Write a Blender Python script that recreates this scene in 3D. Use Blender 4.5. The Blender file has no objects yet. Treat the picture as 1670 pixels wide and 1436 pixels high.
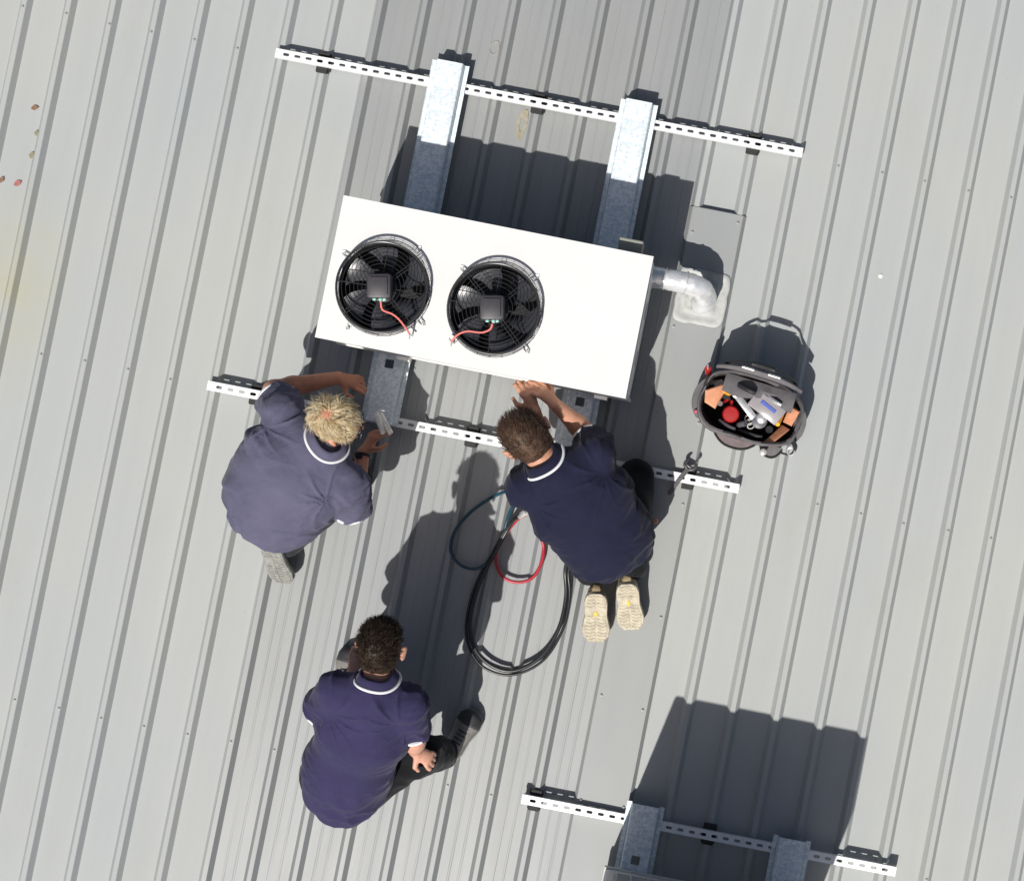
import bpy, bmesh, math, random
import numpy as np
from mathutils import Vector, Matrix

SC = bpy.context.scene
COL = SC.collection

# ------------------------------------------------------------------ camera
CAM_H = 8.0
PXM = 372.0                      # photograph pixels per metre on the roof
TAU = math.radians(1.546)        # small forward tilt of the drone camera
THETA = math.radians(11.08)      # direction of the roof ribs
cam = bpy.data.cameras.new('camera')
cam.sensor_width = 36.0
cam.lens = 36.0 * CAM_H * PXM / 1670.0
cam.shift_x = -(1140 - 835) / 1670.0
cam.shift_y = (640 - 718) / 1670.0
cam.clip_end = 500
camo = bpy.data.objects.new('camera', cam)
camo.location = (0, 0, CAM_H)
camo.rotation_euler = (TAU, 0, 0)
COL.objects.link(camo)
SC.camera = camo

# ------------------------------------------------------------------ light
SUN_EL = math.radians(56.3)
SHADOW_AZ = math.radians(22.5)   # shadows fall this far clockwise from +Y
w = bpy.data.worlds.new('World'); SC.world = w; w.use_nodes = True
nt = w.node_tree
sky = nt.nodes.new('ShaderNodeTexSky'); sky.sky_type = 'NISHITA'; sky.sun_disc = False
sky.sun_elevation = SUN_EL
sky.sun_rotation = SHADOW_AZ + math.pi
sky.dust_density = 3.5; sky.air_density = 0.9
bg = nt.nodes['Background']; bg.inputs[1].default_value = 0.055
nt.links.new(sky.outputs[0], bg.inputs[0])
sl = bpy.data.lights.new('sun', 'SUN'); sl.energy = 4.7; sl.angle = math.radians(0.5); sl.color = (1.0, 0.965, 0.915)
so = bpy.data.objects.new('sun', sl); COL.objects.link(so)
sd = Vector((math.sin(SHADOW_AZ) * math.cos(SUN_EL), math.cos(SHADOW_AZ) * math.cos(SUN_EL), -math.sin(SUN_EL)))
so.rotation_euler = sd.to_track_quat('-Z', 'Y').to_euler()
so.location = (-3, -6, 12)
SC.view_settings.view_transform = 'Standard'; SC.view_settings.look = 'None'
SC.view_settings.exposure = 0.0; SC.view_settings.gamma = 1.0
SC.view_settings.use_curve_mapping = False

# ------------------------------------------------------------------ measuring helpers
FPX = CAM_H * PXM
def P(px, py, z=0.0):
    """point of the roof scene seen at photograph pixel px,py at height z"""
    dx, dy, dz = (px - 1140) / FPX, (640 - py) / FPX, -1.0
    c, s = math.cos(TAU), math.sin(TAU)
    y = dy * c - dz * s; zz = dy * s + dz * c
    t = (z - CAM_H) / zz
    return Vector((dx * t, y * t, z))
cT, sT = math.cos(THETA), math.sin(THETA)
def st(v):      # world -> roof coordinates (across ribs, along ribs)
    return (v[0] * cT - v[1] * sT, v[0] * sT + v[1] * cT)
def wst(s, t, z=0.0):
    return Vector((s * cT + t * sT, -s * sT + t * cT, z))
ACROSS = Vector((cT, -sT, 0)); ALONG = Vector((sT, cT, 0)); UP = Vector((0, 0, 1))
PITCH = 0.19216; S0 = -3.282
def rib_s(k): return S0 + PITCH * k
RIB_H = 0.028
rng = random.Random(7)

# ------------------------------------------------------------------ object helpers
def tag(o, label=None, cat=None, group=None, kind=None):
    if label: o['label'] = label
    if cat: o['category'] = cat
    if group: o['group'] = group
    if kind: o['kind'] = kind
    return o
def link(o, parent=None):
    COL.objects.link(o)
    if parent is not None:
        o.parent = parent
        if parent.get('_w') is None:
            pass
    return o
def empty(name, loc=(0, 0, 0), rot=(0, 0, 0)):
    o = bpy.data.objects.new(name, None)
    o.empty_display_size = 0.1
    o.location = loc; o.rotation_euler = rot
    COL.objects.link(o)
    return o

class MB:
    """collects shapes into one mesh"""
    def __init__(s): s.v = []; s.f = []; s.m = []
    def add(s, verts, faces, mi=0):
        b = len(s.v)
        s.v += [tuple(p) for p in verts]
        s.f += [tuple(i + b for i in f) for f in faces]
        s.m += [mi] * len(faces)
    def box(s, c, size, ax=None, mi=0, bev=0.0):
        ax = ax or (Vector((1, 0, 0)), Vector((0, 1, 0)), Vector((0, 0, 1)))
        c = Vector(c); h = [d / 2 for d in size]
        if bev <= 0:
            vs = [c + ax[0] * (h[0] * x) + ax[1] * (h[1] * y) + ax[2] * (h[2] * z) for x in (-1, 1) for y in (-1, 1) for z in (-1, 1)]
            s.add(vs, [(0, 1, 3, 2), (4, 6, 7, 5), (0, 4, 5, 1), (2, 3, 7, 6), (0, 2, 6, 4), (1, 5, 7, 3)], mi)
        else:
            bm = bmesh.new(); bmesh.ops.create_cube(bm, size=1.0)
            for v in bm.verts: v.co = Vector((v.co.x * size[0], v.co.y * size[1], v.co.z * size[2]))
            bmesh.ops.bevel(bm, geom=bm.edges[:], offset=bev, segments=2, profile=0.5, affect='EDGES')
            bm.verts.index_update()
            vs = [c + ax[0] * v.co.x + ax[1] * v.co.y + ax[2] * v.co.z for v in bm.verts]
            s.add(vs, [[v.index for v in f.verts] for f in bm.faces], mi); bm.free()
    def tube(s, pts, r, n=8, caps=True, mi=0, closed=False, flat=1.0, flat_dir=None):
        pts = [Vector(p) for p in pts]; N = len(pts)
        rr = r if isinstance(r, (list, tuple)) else [r] * N
        b = len(s.v); prev = None
        for i, p in enumerate(pts):
            if closed: t = pts[(i + 1) % N] - pts[i - 1]
            else: t = pts[min(i + 1, N - 1)] - pts[max(i - 1, 0)]
            t = t.normalized() if t.length > 1e-9 else Vector((0, 0, 1))
            if flat_dir is not None: nn = Vector(flat_dir)
            elif prev is None: nn = Vector((0, 0, 1)) if abs(t.z) < 0.9 else Vector((1, 0, 0))
            else: nn = prev
            nn = (nn - t * nn.dot(t))
            nn = nn.normalized() if nn.length > 1e-6 else t.orthogonal().normalized()
            bb = t.cross(nn); prev = nn
            for k in range(n):
                a = 2 * math.pi * k / n
                s.v.append(tuple(p + nn * (math.cos(a) * rr[i] * flat) + bb * (math.sin(a) * rr[i])))
        for i in range(N if closed else N - 1):
            j = (i + 1) % N
            for k in range(n):
                l = (k + 1) % n
                s.f.append((b + i * n + k, b + i * n + l, b + j * n + l, b + j * n + k)); s.m.append(mi)
        if caps and not closed:
            s.f.append(tuple(b + k for k in reversed(range(n)))); s.m.append(mi)
            s.f.append(tuple(b + (N - 1) * n + k for k in range(n))); s.m.append(mi)
    def ring(s, c, r, tr, ax=None, n=48, m=6, mi=0, flat=1.0):
        ax = ax or (Vector((1, 0, 0)), Vector((0, 1, 0)))
        c = Vector(c)
        s.tube([c + ax[0] * (r * math.cos(2 * math.pi * i / n)) + ax[1] * (r * math.sin(2 * math.pi * i / n)) for i in range(n)], tr, m, closed=True, mi=mi)
    def loft(s, rings, cap0=True, cap1=True, mi=0, closed=True):
        b = len(s.v); n = len(rings[0])
        for r in rings: s.v += [tuple(p) for p in r]
        for i in range(len(rings) - 1):
            for k in range(n if closed else n - 1):
                l = (k + 1) % n
                s.f.append((b + i * n + k, b + i * n + l, b + (i + 1) * n + l, b + (i + 1) * n + k)); s.m.append(mi)
        if cap0: s.f.append(tuple(b + k for k in reversed(range(n)))); s.m.append(mi)
        if cap1: s.f.append(tuple(b + (len(rings) - 1) * n + k for k in range(n))); s.m.append(mi)
    def lathe(s, c, prof, ax=None, n=32, mi=0, cap0=True, cap1=True):
        ax = ax or (Vector((1, 0, 0)), Vector((0, 1, 0)), Vector((0, 0, 1)))
        c = Vector(c)
        s.loft([[c + ax[0] * (r * math.cos(2 * math.pi * k / n)) + ax[1] * (r * math.sin(2 * math.pi * k / n)) + ax[2] * h for k in range(n)] for r, h in prof], cap0, cap1, mi)
    def build(s, name, mats, parent=None, smooth=False, origin=None):
        me = bpy.data.meshes.new(name)
        og = Vector(origin) if origin is not None else Vector((0, 0, 0))
        vs = [tuple(Vector(p) - og) for p in s.v] if origin is not None else s.v
        me.from_pydata(vs, [], s.f)
        mats = mats if isinstance(mats, (list, tuple)) else [mats]
        for m in mats: me.materials.append(m)
        if len(mats) > 1: me.polygons.foreach_set('material_index', s.m)
        bm = bmesh.new(); bm.from_mesh(me); bmesh.ops.recalc_face_normals(bm, faces=bm.faces[:]); bm.to_mesh(me); bm.free()
        if smooth:
            me.polygons.foreach_set('use_smooth', [True] * len(me.polygons))
            if smooth != 'all':
                try: me.set_sharp_from_angle(angle=math.radians(38))
                except Exception: pass
        o = bpy.data.objects.new(name, me)
        COL.objects.link(o)
        o.location = og
        if parent is not None: adopt(o, parent)
        return o

def wm(o):
    m = Matrix.LocRotScale(o.location, o.rotation_euler, o.scale)
    p = o.parent
    return (wm(p) @ o.matrix_parent_inverse @ m) if p else m
def adopt(o, parent):
    """parent, keeping the world position"""
    o.parent = parent
    o.matrix_parent_inverse = wm(parent).inverted()
    return o

def spline(pts, n=8, closed=False):
    pts = [Vector(p) for p in pts]; out = []; N = len(pts)
    def g(i): return pts[i % N] if closed else pts[max(0, min(N - 1, i))]
    for i in range(N if closed else N - 1):
        a, b, c, d = g(i - 1), g(i), g(i + 1), g(i + 2)
        for k in range(n):
            t = k / n
            out.append(0.5 * ((2 * b) + (c - a) * t + (2 * a - 5 * b + 4 * c - d) * t * t + (-a + 3 * b - 3 * c + d) * t ** 3))
    if not closed: out.append(pts[-1])
    return out

# ------------------------------------------------------------------ materials
def mat(name, col, rough=0.5, metal=0.0, var=0.0, vscale=8.0, bump=0.0, bscale=60.0, spec=0.5, coat=0.0, col2=None,
        stretch=None, detail=4.0, sub=0.0, rvar=0.0, bdist=0.01, sheen=0.0):
    m = bpy.data.materials.new(name); m.use_nodes = True
    t = m.node_tree; N = t.nodes; L = t.links
    b = N['Principled BSDF']
    b.inputs['Base Color'].default_value = (*col, 1)
    b.inputs['Roughness'].default_value = rough
    b.inputs['Metallic'].default_value = metal
    b.inputs['Specular IOR Level'].default_value = spec
    if coat: b.inputs['Coat Weight'].default_value = coat; b.inputs['Coat Roughness'].default_value = 0.15
    if sub: b.inputs['Subsurface Weight'].default_value = sub; b.inputs['Subsurface Radius'].default_value = (0.012, 0.005, 0.003); b.inputs['Subsurface Scale'].default_value = 0.6
    if sheen: b.inputs['Sheen Weight'].default_value = sheen; b.inputs['Sheen Roughness'].default_value = 0.5
    tc = N.new('ShaderNodeTexCoord'); src = tc.outputs['Object']
    if stretch:
        mp = N.new('ShaderNodeMapping'); mp.inputs['Scale'].default_value = stretch
        L.new(src, mp.inputs[0]); src = mp.outputs[0]
    if var or col2:
        nz = N.new('ShaderNodeTexNoise'); nz.inputs['Scale'].default_value = vscale; nz.inputs['Detail'].default_value = detail; nz.inputs['Roughness'].default_value = 0.6
        L.new(src, nz.inputs['Vector'])
        rp = N.new('ShaderNodeMapRange'); rp.inputs['From Min'].default_value = 0.32; rp.inputs['From Max'].default_value = 0.68
        L.new(nz.outputs[0], rp.inputs[0])
        mx = N.new('ShaderNodeMix'); mx.data_type = 'RGBA'
        a = col2 if col2 else tuple(min(1, c * (1 + var)) for c in col)
        d = col if col2 else tuple(c * (1 - var) for c in col)
        mx.inputs[6].default_value = (*d, 1); mx.inputs[7].default_value = (*a, 1)
        L.new(rp.outputs[0], mx.inputs[0]); L.new(mx.outputs[2], b.inputs['Base Color'])
        if rvar:
            rr = N.new('ShaderNodeMapRange'); rr.inputs['To Min'].default_value = rough - rvar; rr.inputs['To Max'].default_value = rough + rvar
            L.new(nz.outputs[0], rr.inputs[0]); L.new(rr.outputs[0], b.inputs['Roughness'])
    if bump:
        n2 = N.new('ShaderNodeTexNoise'); n2.inputs['Scale'].default_value = bscale; n2.inputs['Detail'].default_value = 5
        L.new(src, n2.inputs['Vector'])
        bp = N.new('ShaderNodeBump'); bp.inputs['Strength'].default_value = bump; bp.inputs['Distance'].default_value = bdist
        L.new(n2.outputs[0], bp.inputs['Height']); L.new(bp.outputs[0], b.inputs['Normal'])
    return m

def roof_mat(name, col, rough, spec, streak, lichen=False, metal=0.0):
    m = bpy.data.materials.new(name); m.use_nodes = True
    t = m.node_tree; N = t.nodes; L = t.links; b = N['Principled BSDF']
    b.inputs['Roughness'].default_value = rough; b.inputs['Specular IOR Level'].default_value = spec; b.inputs['Metallic'].default_value = metal
    tc = N.new('ShaderNodeTexCoord'); ob = tc.outputs['Object']
    def noise(scale, stretch, det=4, rgh=0.55):
        mp = N.new('ShaderNodeMapping'); mp.inputs['Scale'].default_value = stretch; L.new(ob, mp.inputs[0])
        nz = N.new('ShaderNodeTexNoise'); nz.inputs['Scale'].default_value = scale; nz.inputs['Detail'].default_value = det; nz.inputs['Roughness'].default_value = rgh
        L.new(mp.outputs[0], nz.inputs['Vector']); return nz.outputs[0]
    def rng_(x, a, b_, c, d):
        r = N.new('ShaderNodeMapRange'); r.inputs[1].default_value = a; r.inputs[2].default_value = b_; r.inputs[3].default_value = c; r.inputs[4].default_value = d
        L.new(x, r.inputs[0]); return r.outputs[0]
    def mixc(f, c1, c2):
        x = N.new('ShaderNodeMix'); x.data_type = 'RGBA'
        for i, c in ((6, c1), (7, c2)):
            if isinstance(c, tuple): x.inputs[i].default_value = (*c, 1)
            else: L.new(c, x.inputs[i])
        L.new(f, x.inputs[0]); return x.outputs[2]
    def scl(c, k): return tuple(v * k for v in c)
    # broad patches of dust, lengthwise water streaks, fine grime
    c = mixc(rng_(noise(1.1, (1, 0.55, 1), 5), 0.35, 0.65, 0, 1), (col[0] * 0.955, col[1] * 0.965, col[2] * 0.985), (col[0] * 1.03, col[1] * 1.02, col[2] * 0.99))
    c = mixc(rng_(noise(26, (1, 0.035, 1), 4), 0.42, 0.72, 0, streak), c, scl(col, 0.80))
    c = mixc(rng_(noise(3.0, (1, 0.35, 1), 6, 0.7), 0.54, 0.74, 0, 0.42), c, (col[0] * 0.89, col[1] * 0.87, col[2] * 0.80))
    c = mixc(rng_(noise(55, (1, 0.6, 1), 3), 0.66, 0.76, 0, 0.28), c, scl(col, 0.72))
    if lichen:
        # pale yellow lichen on the far left of the roof
        px = P(5, 480); s_, t_ = st(px)
        mp = N.new('ShaderNodeMapping'); mp.inputs['Location'].default_value = (-s_ / 0.32, -t_ / 0.55, 0); mp.inputs['Scale'].default_value = (1 / 0.32, 1 / 0.55, 1)
        L.new(ob, mp.inputs[0])
        gr = N.new('ShaderNodeTexGradient'); gr.gradient_type = 'SPHERICAL'; L.new(mp.outputs[0], gr.inputs[0])
        ml = N.new('ShaderNodeMath'); ml.operation = 'MULTIPLY'; L.new(gr.outputs[1], ml.inputs[0])
        L.new(rng_(noise(5, (1, 1, 1), 6, 0.7), 0.3, 0.62, 0.1, 1.0), ml.inputs[1])
        c = mixc(ml.outputs[0], c, (col[0] * 1.02, col[1] * 0.96, col[2] * 0.70))
    L.new(c, b.inputs['Base Color'])
    L.new(rng_(noise(9, (1, 0.1, 1), 4), 0.3, 0.7, rough - 0.06, rough + 0.06), b.inputs['Roughness'])
    bp = N.new('ShaderNodeBump'); bp.inputs['Strength'].default_value = 0.10; bp.inputs['Distance'].default_value = 0.004
    L.new(noise(14, (1, 0.12, 1), 3), bp.inputs['Height']); L.new(bp.outputs[0], b.inputs['Normal'])
    return m

def galv_mat():
    """spangled galvanised steel"""
    m = bpy.data.materials.new('galvanised_steel'); m.use_nodes = True
    t = m.node_tree; N = t.nodes; L = t.links; b = N['Principled BSDF']
    tc = N.new('ShaderNodeTexCoord')
    vo = N.new('ShaderNodeTexVoronoi'); vo.inputs['Scale'].default_value = 100; L.new(tc.outputs['Object'], vo.inputs['Vector'])
    nz = N.new('ShaderNodeTexNoise'); nz.inputs['Scale'].default_value = 14; nz.inputs['Detail'].default_value = 6; L.new(tc.outputs['Object'], nz.inputs['Vector'])
    sp = N.new('ShaderNodeSeparateColor'); L.new(vo.outputs['Color'], sp.inputs[0])
    ad = N.new('ShaderNodeMath'); ad.operation = 'ADD'; L.new(sp.outputs[0], ad.inputs[0]); L.new(nz.outputs[0], ad.inputs[1])
    rp = N.new('ShaderNodeValToRGB'); e = rp.color_ramp.elements
    e[0].position = 0.35; e[0].color = (0.60, 0.68, 0.73, 1); e[1].position = 1.35 / 1.6; e[1].color = (0.84, 0.90, 0.92, 1)
    dv = N.new('ShaderNodeMath'); dv.operation = 'DIVIDE'; dv.inputs[1].default_value = 1.6; L.new(ad.outputs[0], dv.inputs[0])
    L.new(dv.outputs[0], rp.inputs[0]); L.new(rp.outputs[0], b.inputs['Base Color'])
    b.inputs['Metallic'].default_value = 0.15; b.inputs['Roughness'].default_value = 0.5
    mr = N.new('ShaderNodeMapRange'); mr.inputs[3].default_value = 0.35; mr.inputs[4].default_value = 0.6
    L.new(sp.outputs[1], mr.inputs[0]); L.new(mr.outputs[0], b.inputs['Roughness'])
    return m

def foil_mat():
    m = bpy.data.materials.new('crinkled_foil'); m.use_nodes = True
    t = m.node_tree; N = t.nodes; L = t.links; b = N['Principled BSDF']
    b.inputs['Base Color'].default_value = (0.86, 0.87, 0.88, 1); b.inputs['Metallic'].default_value = 0.45; b.inputs['Roughness'].default_value = 0.28
    tc = N.new('ShaderNodeTexCoord')
    nz = N.new('ShaderNodeTexVoronoi'); nz.inputs['Scale'].default_value = 38; L.new(tc.outputs['Object'], nz.inputs['Vector'])
    n2 = N.new('ShaderNodeTexNoise'); n2.inputs['Scale'].default_value = 24; n2.inputs['Detail'].default_value = 4; L.new(tc.outputs['Object'], n2.inputs['Vector'])
    ad = N.new('ShaderNodeMath'); L.new(nz.outputs[0], ad.inputs[0]); L.new(n2.outputs[0], ad.inputs[1])
    bp = N.new('ShaderNodeBump'); bp.inputs['Strength'].default_value = 0.34; bp.inputs['Distance'].default_value = 0.010
    L.new(ad.outputs[0], bp.inputs['Height']); L.new(bp.outputs[0], b.inputs['Normal'])
    return m

MROOF = roof_mat('weathered_roof_paint', (0.384, 0.401, 0.398), 0.62, 0.25, 0.10, lichen=True)
MNEW = roof_mat('grey_roof_paint', (0.266, 0.278, 0.280), 0.50, 0.95, 0.14)
MFLASH = roof_mat('grey_flashing_paint', (0.295, 0.307, 0.305), 0.46, 0.6, 0.08)
MGALV = galv_mat()
MFOIL = foil_mat()
MSTRUT = mat('zinc_strut', (0.80, 0.81, 0.82), 0.45, 0.15, var=0.06, vscale=30)
MWHITE = mat('white_cabinet_paint', (0.70, 0.70, 0.69), 0.42, 0, var=0.018, vscale=5, spec=0.4)
MSIDE = mat('cabinet_side_paint', (0.62, 0.62, 0.60), 0.45, 0, var=0.05, vscale=9)
MBLACK = mat('black_plastic', (0.018, 0.019, 0.021), 0.38, 0, var=0.2, vscale=20)
MRUBBER = mat('black_rubber', (0.022, 0.022, 0.022), 0.75, 0, var=0.25, vscale=40, bump=0.2)
MBLADE = mat('fan_blade_plastic', (0.050, 0.052, 0.060), 0.33, 0, var=0.2, vscale=14)
MWIRE = mat('black_wire', (0.045, 0.045, 0.048), 0.25, 0.3)
MMOTOR = mat('motor_housing', (0.05, 0.047, 0.053), 0.5, 0, var=0.12, vscale=30)
MDARK = mat('dark_interior', (0.012, 0.012, 0.013), 0.8)
MSTEEL = mat('bright_steel', (0.74, 0.74, 0.72), 0.30, 0.55, var=0.1, vscale=40)
MDSTEEL = mat('dark_tool_steel', (0.10, 0.095, 0.10), 0.42, 0.6, var=0.3, vscale=60)
MREDW = mat('red_cable', (0.75, 0.20, 0.17), 0.45)
MGREEN = mat('green_connector', (0.30, 0.62, 0.52), 0.4)
MSEAL = mat('grey_white_sealant', (0.43, 0.44, 0.425), 0.6, 0, var=0.14, vscale=16, bump=0.6, bscale=26, bdist=0.006)
MBOX = mat('grey_green_plastic', (0.28, 0.29, 0.25), 0.6, 0, var=0.08)
MBLUEH = mat('blue_hose_rubber', (0.012, 0.055, 0.085), 0.4, 0, var=0.2, vscale=40)
MREDH = mat('red_hose_rubber', (0.42, 0.022, 0.04), 0.4, 0, var=0.15, vscale=40)
MBLKH = mat('black_hose_rubber', (0.020, 0.022, 0.024), 0.35, 0, var=0.2, vscale=40)

# ------------------------------------------------------------------ the roof
ground = MB(); ground.box((0, 0, -5.0), (400, 400, 0.02))
g = ground.build('ground', mat('yard_asphalt', (0.06, 0.06, 0.058), 0.9, 0, var=0.2, vscale=2))
tag(g, kind='structure')

roof = empty('roof', (0, 0, 0), (0, 0, -THETA)); tag(roof, 'pale grey ribbed steel roof seen from above', kind='structure')

def vnoise1(seed, n):
    r = np.random.RandomState(seed); return r.uniform(-1, 1, n)
CR = 0.0115; FL = 0.0165           # crown half width, flank width
ROWS_T = []
for q in ((39.5, 10.8), (22.4, 1140.7), (1262, 810), (1369, 265)):
    t_ = st(P(*q, RIB_H))[1]
    if all(abs(t_ - o_) > .15 for o_ in ROWS_T): ROWS_T.append(t_)
def sheet(i, t0, t1, m, swage):
    """one pressed sheet, four rib pitches wide, lapped on the crown of its last rib"""
    k0 = 4 * i
    prof = [(-CR - 0.0035, RIB_H - 0.006), (-CR, RIB_H), (CR - 0.002, RIB_H), (CR, RIB_H - 0.002), (CR + FL, 0.0)]
    for j in range(4):
        b = j * PITCH; nx = (j + 1) * PITCH
        if swage:
            pan0 = b + CR + FL; pw = PITCH - 2 * (CR + FL)
            for q in (0.34, 0.67):
                c = pan0 + pw * q
                prof += [(c - 0.006, 0.0), (c - 0.0025, 0.0009), (c + 0.0025, 0.0009), (c + 0.006, 0.0)]
        else:
            prof += [(b + PITCH * 0.5, 0.0)]
        prof += [(nx - CR - FL, 0.0), (nx - CR, RIB_H - (0.002 if j < 3 else 0.0035))]
        if j < 3: prof += [(nx - CR + 0.002, RIB_H)]
        if j < 3: prof += [(nx + CR - 0.002, RIB_H), (nx + CR, RIB_H - 0.002), (nx + CR + FL, 0.0)]
        else: prof += [(nx - CR + 0.003, RIB_H - .0022), (nx + .006, RIB_H - .0022)]
    prof = np.array(prof)
    n = int((t1 - t0) / 0.11); ts = np.linspace(t0, t1, n + 1)
    rs = np.random.RandomState(100 + i)
    lat = np.convolve(rs.uniform(-1, 1, n + 13), np.ones(7) / 7, 'same')[6:6 + n + 1] * 0.0016
    V = np.zeros((n + 1, len(prof), 3))
    for a in range(len(prof)):
        z = prof[a, 1]
        wob = np.convolve(rs.uniform(-1, 1, n + 13), np.ones(5) / 5, 'same')[6:6 + n + 1]
        V[:, a, 0] = rib_s(k0) + prof[a, 0] + lat * (1 if 0 < a < len(prof) - 1 else 1)
        V[:, a, 1] = ts
        V[:, a, 2] = z + (wob * 0.0009 if z < 0.001 else wob * 0.0002)
    np_ = len(prof)
    idx = np.arange((n + 1) * np_).reshape(n + 1, np_)
    F = np.stack([idx[:-1, :-1], idx[:-1, 1:], idx[1:, 1:], idx[1:, :-1]], -1).reshape(-1, 4)
    me = bpy.data.meshes.new('roof_sheet'); me.from_pydata(V.reshape(-1, 3).tolist(), [], F.tolist()); me.materials.append(m)
    o = bpy.data.objects.new('roof_sheet', me); COL.objects.link(o); o.parent = roof
    # hex screws on the crowns
    mb = MB()
    for t in ROWS_T:
        for j in range(1, 5):
            k = k0 + j
            if k in (16, 17) and t < st(P(1165, 345, .03))[1]: continue
            s_ = rib_s(k) + rng.uniform(-.003, .003); tt = t + rng.uniform(-.006, .006)
            mb.lathe((s_, tt, RIB_H), [(0.007, -0.0005), (0.007, 0.0010), (0.005, 0.0013)], n=10)
            mb.lathe((s_, tt, RIB_H + 0.0012), [(0.0042, 0), (0.0042, 0.0030), (0.003, 0.0036)], n=6)
    sc = mb.build('screw_heads', MSCREW, o); sc.matrix_parent_inverse = Matrix(); sc.parent = o; sc['kind'] = 'stuff'
    return o
MSCREW = mat('painted_screw', (0.30, 0.31, 0.305), 0.5, 0.1)
for i in range(-4, 11):
    new = i in (2, 3)
    o = sheet(i, -6.5, 6.5, MNEW if new else MROOF, new)
    if new: o['label'] = 'darker grey glossier roof sheet with fine pan lines'

# flat cover flashing from the pipe penetration down the roof
fl = empty('roof_flashing', (0, 0, 0), (0, 0, -THETA))
tag(fl, 'long flat grey flashing strip covering two ribs, running down from the foil pipe', 'flashing')
tf = st(P(1165, 343, .032))[1]
s_a = rib_s(16) - CR - 0.004; s_b = rib_s(17) + CR + 0.004
prof = [(s_a - 0.014, 0.006), (s_a - 0.002, RIB_H + 0.0015), (s_a, RIB_H + 0.004)]
for q in np.linspace(0, 1, 7)[1:-1]: prof.append((s_a + (s_b - s_a) * q, RIB_H + 0.004))
prof += [(s_b, RIB_H + 0.004), (s_b + 0.002, RIB_H + 0.0015), (s_b + 0.014, 0.006)]
mb = MB(); rs = np.random.RandomState(5); rings = []
n = 70
for a in range(n + 1):
    t = tf + (-6.4 - tf) * a / n
    rings.append([(s, t, z + (rs.uniform(-.0008, .0008) if 2 < q < 8 else 0)) for q, (s, z) in enumerate(prof)])
mb.loft(rings, False, False, closed=False)
mb.add([(s_a + .02, tf, RIB_H + .004), (s_b - .02, tf, RIB_H + .004), (s_b - .03, tf + .006, RIB_H - 0.010), (s_a + .03, tf + .006, RIB_H - 0.010)], [(0, 1, 2, 3)])
o = mb.build('cover_strip', MFLASH, fl, smooth=True); o.matrix_parent_inverse = Matrix()
mb = MB()
t = tf - 0.07
while t > -4.0:
    for s_ in (rib_s(16) + .002, rib_s(17) - .002):
        tt = t + rng.uniform(-.05, .05)
        mb.lathe((s_, tt, RIB_H + .004), [(0.0075, -0.0005), (0.0075, 0.0012), (0.005, 0.0016), (0.005, .0055), (.003, .0065)], n=8)
    t -= 0.42
o = mb.build('screw_heads', MSCREW, fl); o.matrix_parent_inverse = Matrix(); o['kind'] = 'stuff'

# ------------------------------------------------------------------ slotted struts and hat channels
STRUT_Z0, STRUT_Z1 = 0.043, 0.064
def strut(name, a, b, feet, label):
    A = P(*a, STRUT_Z1); B = P(*b, STRUT_Z1)
    d = (B - A); Lg = d.length; d.normalize(); nrm = Vector((-d.y, d.x, 0))
    root = empty(name, (A + B) / 2 - Vector((0, 0, STRUT_Z1)))
    tag(root, label, 'strut', 'slotted steel struts lying across the roof ribs')
    mb = MB(); W = 0.041; sw = 0.0065; z = STRUT_Z1
    def pt(l, n_, zz): return A + d * l + nrm * n_ + Vector((0, 0, zz - STRUT_Z1))
    e = [0.0]
    nsl = int((Lg - 0.02) / 0.05); off = (Lg - (nsl - 1) * 0.05) / 2
    # side strips of the slotted face, bridges between the slots with chamfered slot corners
    for sg in (-1, 1):
        mb.add([pt(0, sg * sw, z), pt(Lg, sg * sw, z), pt(Lg, sg * W / 2, z), pt(0, sg * W / 2, z)], [(0, 1, 2, 3)])
        mb.add([pt(0, sg * W / 2, z), pt(Lg, sg * W / 2, z), pt(Lg, sg * W / 2, STRUT_Z0), pt(0, sg * W / 2, STRUT_Z0)], [(0, 1, 2, 3)])
        mb.add([pt(0, sg * (W / 2), STRUT_Z0), pt(Lg, sg * W / 2, STRUT_Z0), pt(Lg, sg * (W / 2 - .009), STRUT_Z0), pt(0, sg * (W / 2 - .009), STRUT_Z0)], [(0, 1, 2, 3)])
        mb.add([pt(0, sg * sw, z), pt(Lg, sg * sw, z), pt(Lg, sg * sw, z - .0025), pt(0, sg * sw, z - .0025)], [(0, 1, 2, 3)])
    x = 0.0; hs = 0.0135
    for q in range(nsl + 1):
        x1 = off + q * 0.05 - hs if q < nsl else Lg
        l0, l1 = x, x1; c = 0.004
        i0 = 0 if q == 0 else c; i1 = 0 if q == nsl else c
        mb.add([pt(l0, -sw + i0, z), pt(l0 - i0, -sw, z), pt(l1 + i1, -sw, z), pt(l1, -sw + i1, z), pt(l1, sw - i1, z), pt(l1 + i1, sw, z), pt(l0 - i0, sw, z), pt(l0, sw - i0, z)], [(0, 1, 2, 3, 4, 5, 6, 7)])
        x = off + q * 0.05 + hs
    mb.build('channel', MSTRUT, root)
    for (fx, fy) in feet:
        C = P(fx, fy, STRUT_Z0); l = (C - A).dot(d); c = A + d * l; c.z = 0
        k = round((st(c)[0] - S0) / PITCH); s_c = rib_s(k)
        c = c + ACROSS * (s_c - st(c)[0])
        f = MB()
        f.box((c.x, c.y, (RIB_H + STRUT_Z0) / 2), (0.048, 0.092, STRUT_Z0 - RIB_H + .0006), (d, nrm, UP), bev=0.003)
        f.box((c.x, c.y, RIB_H - .006), (0.058, 0.084, 0.014), (d, nrm, UP), bev=0.002)
        f.build('rubber_foot', MRUBBER, root)
    return root
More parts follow.
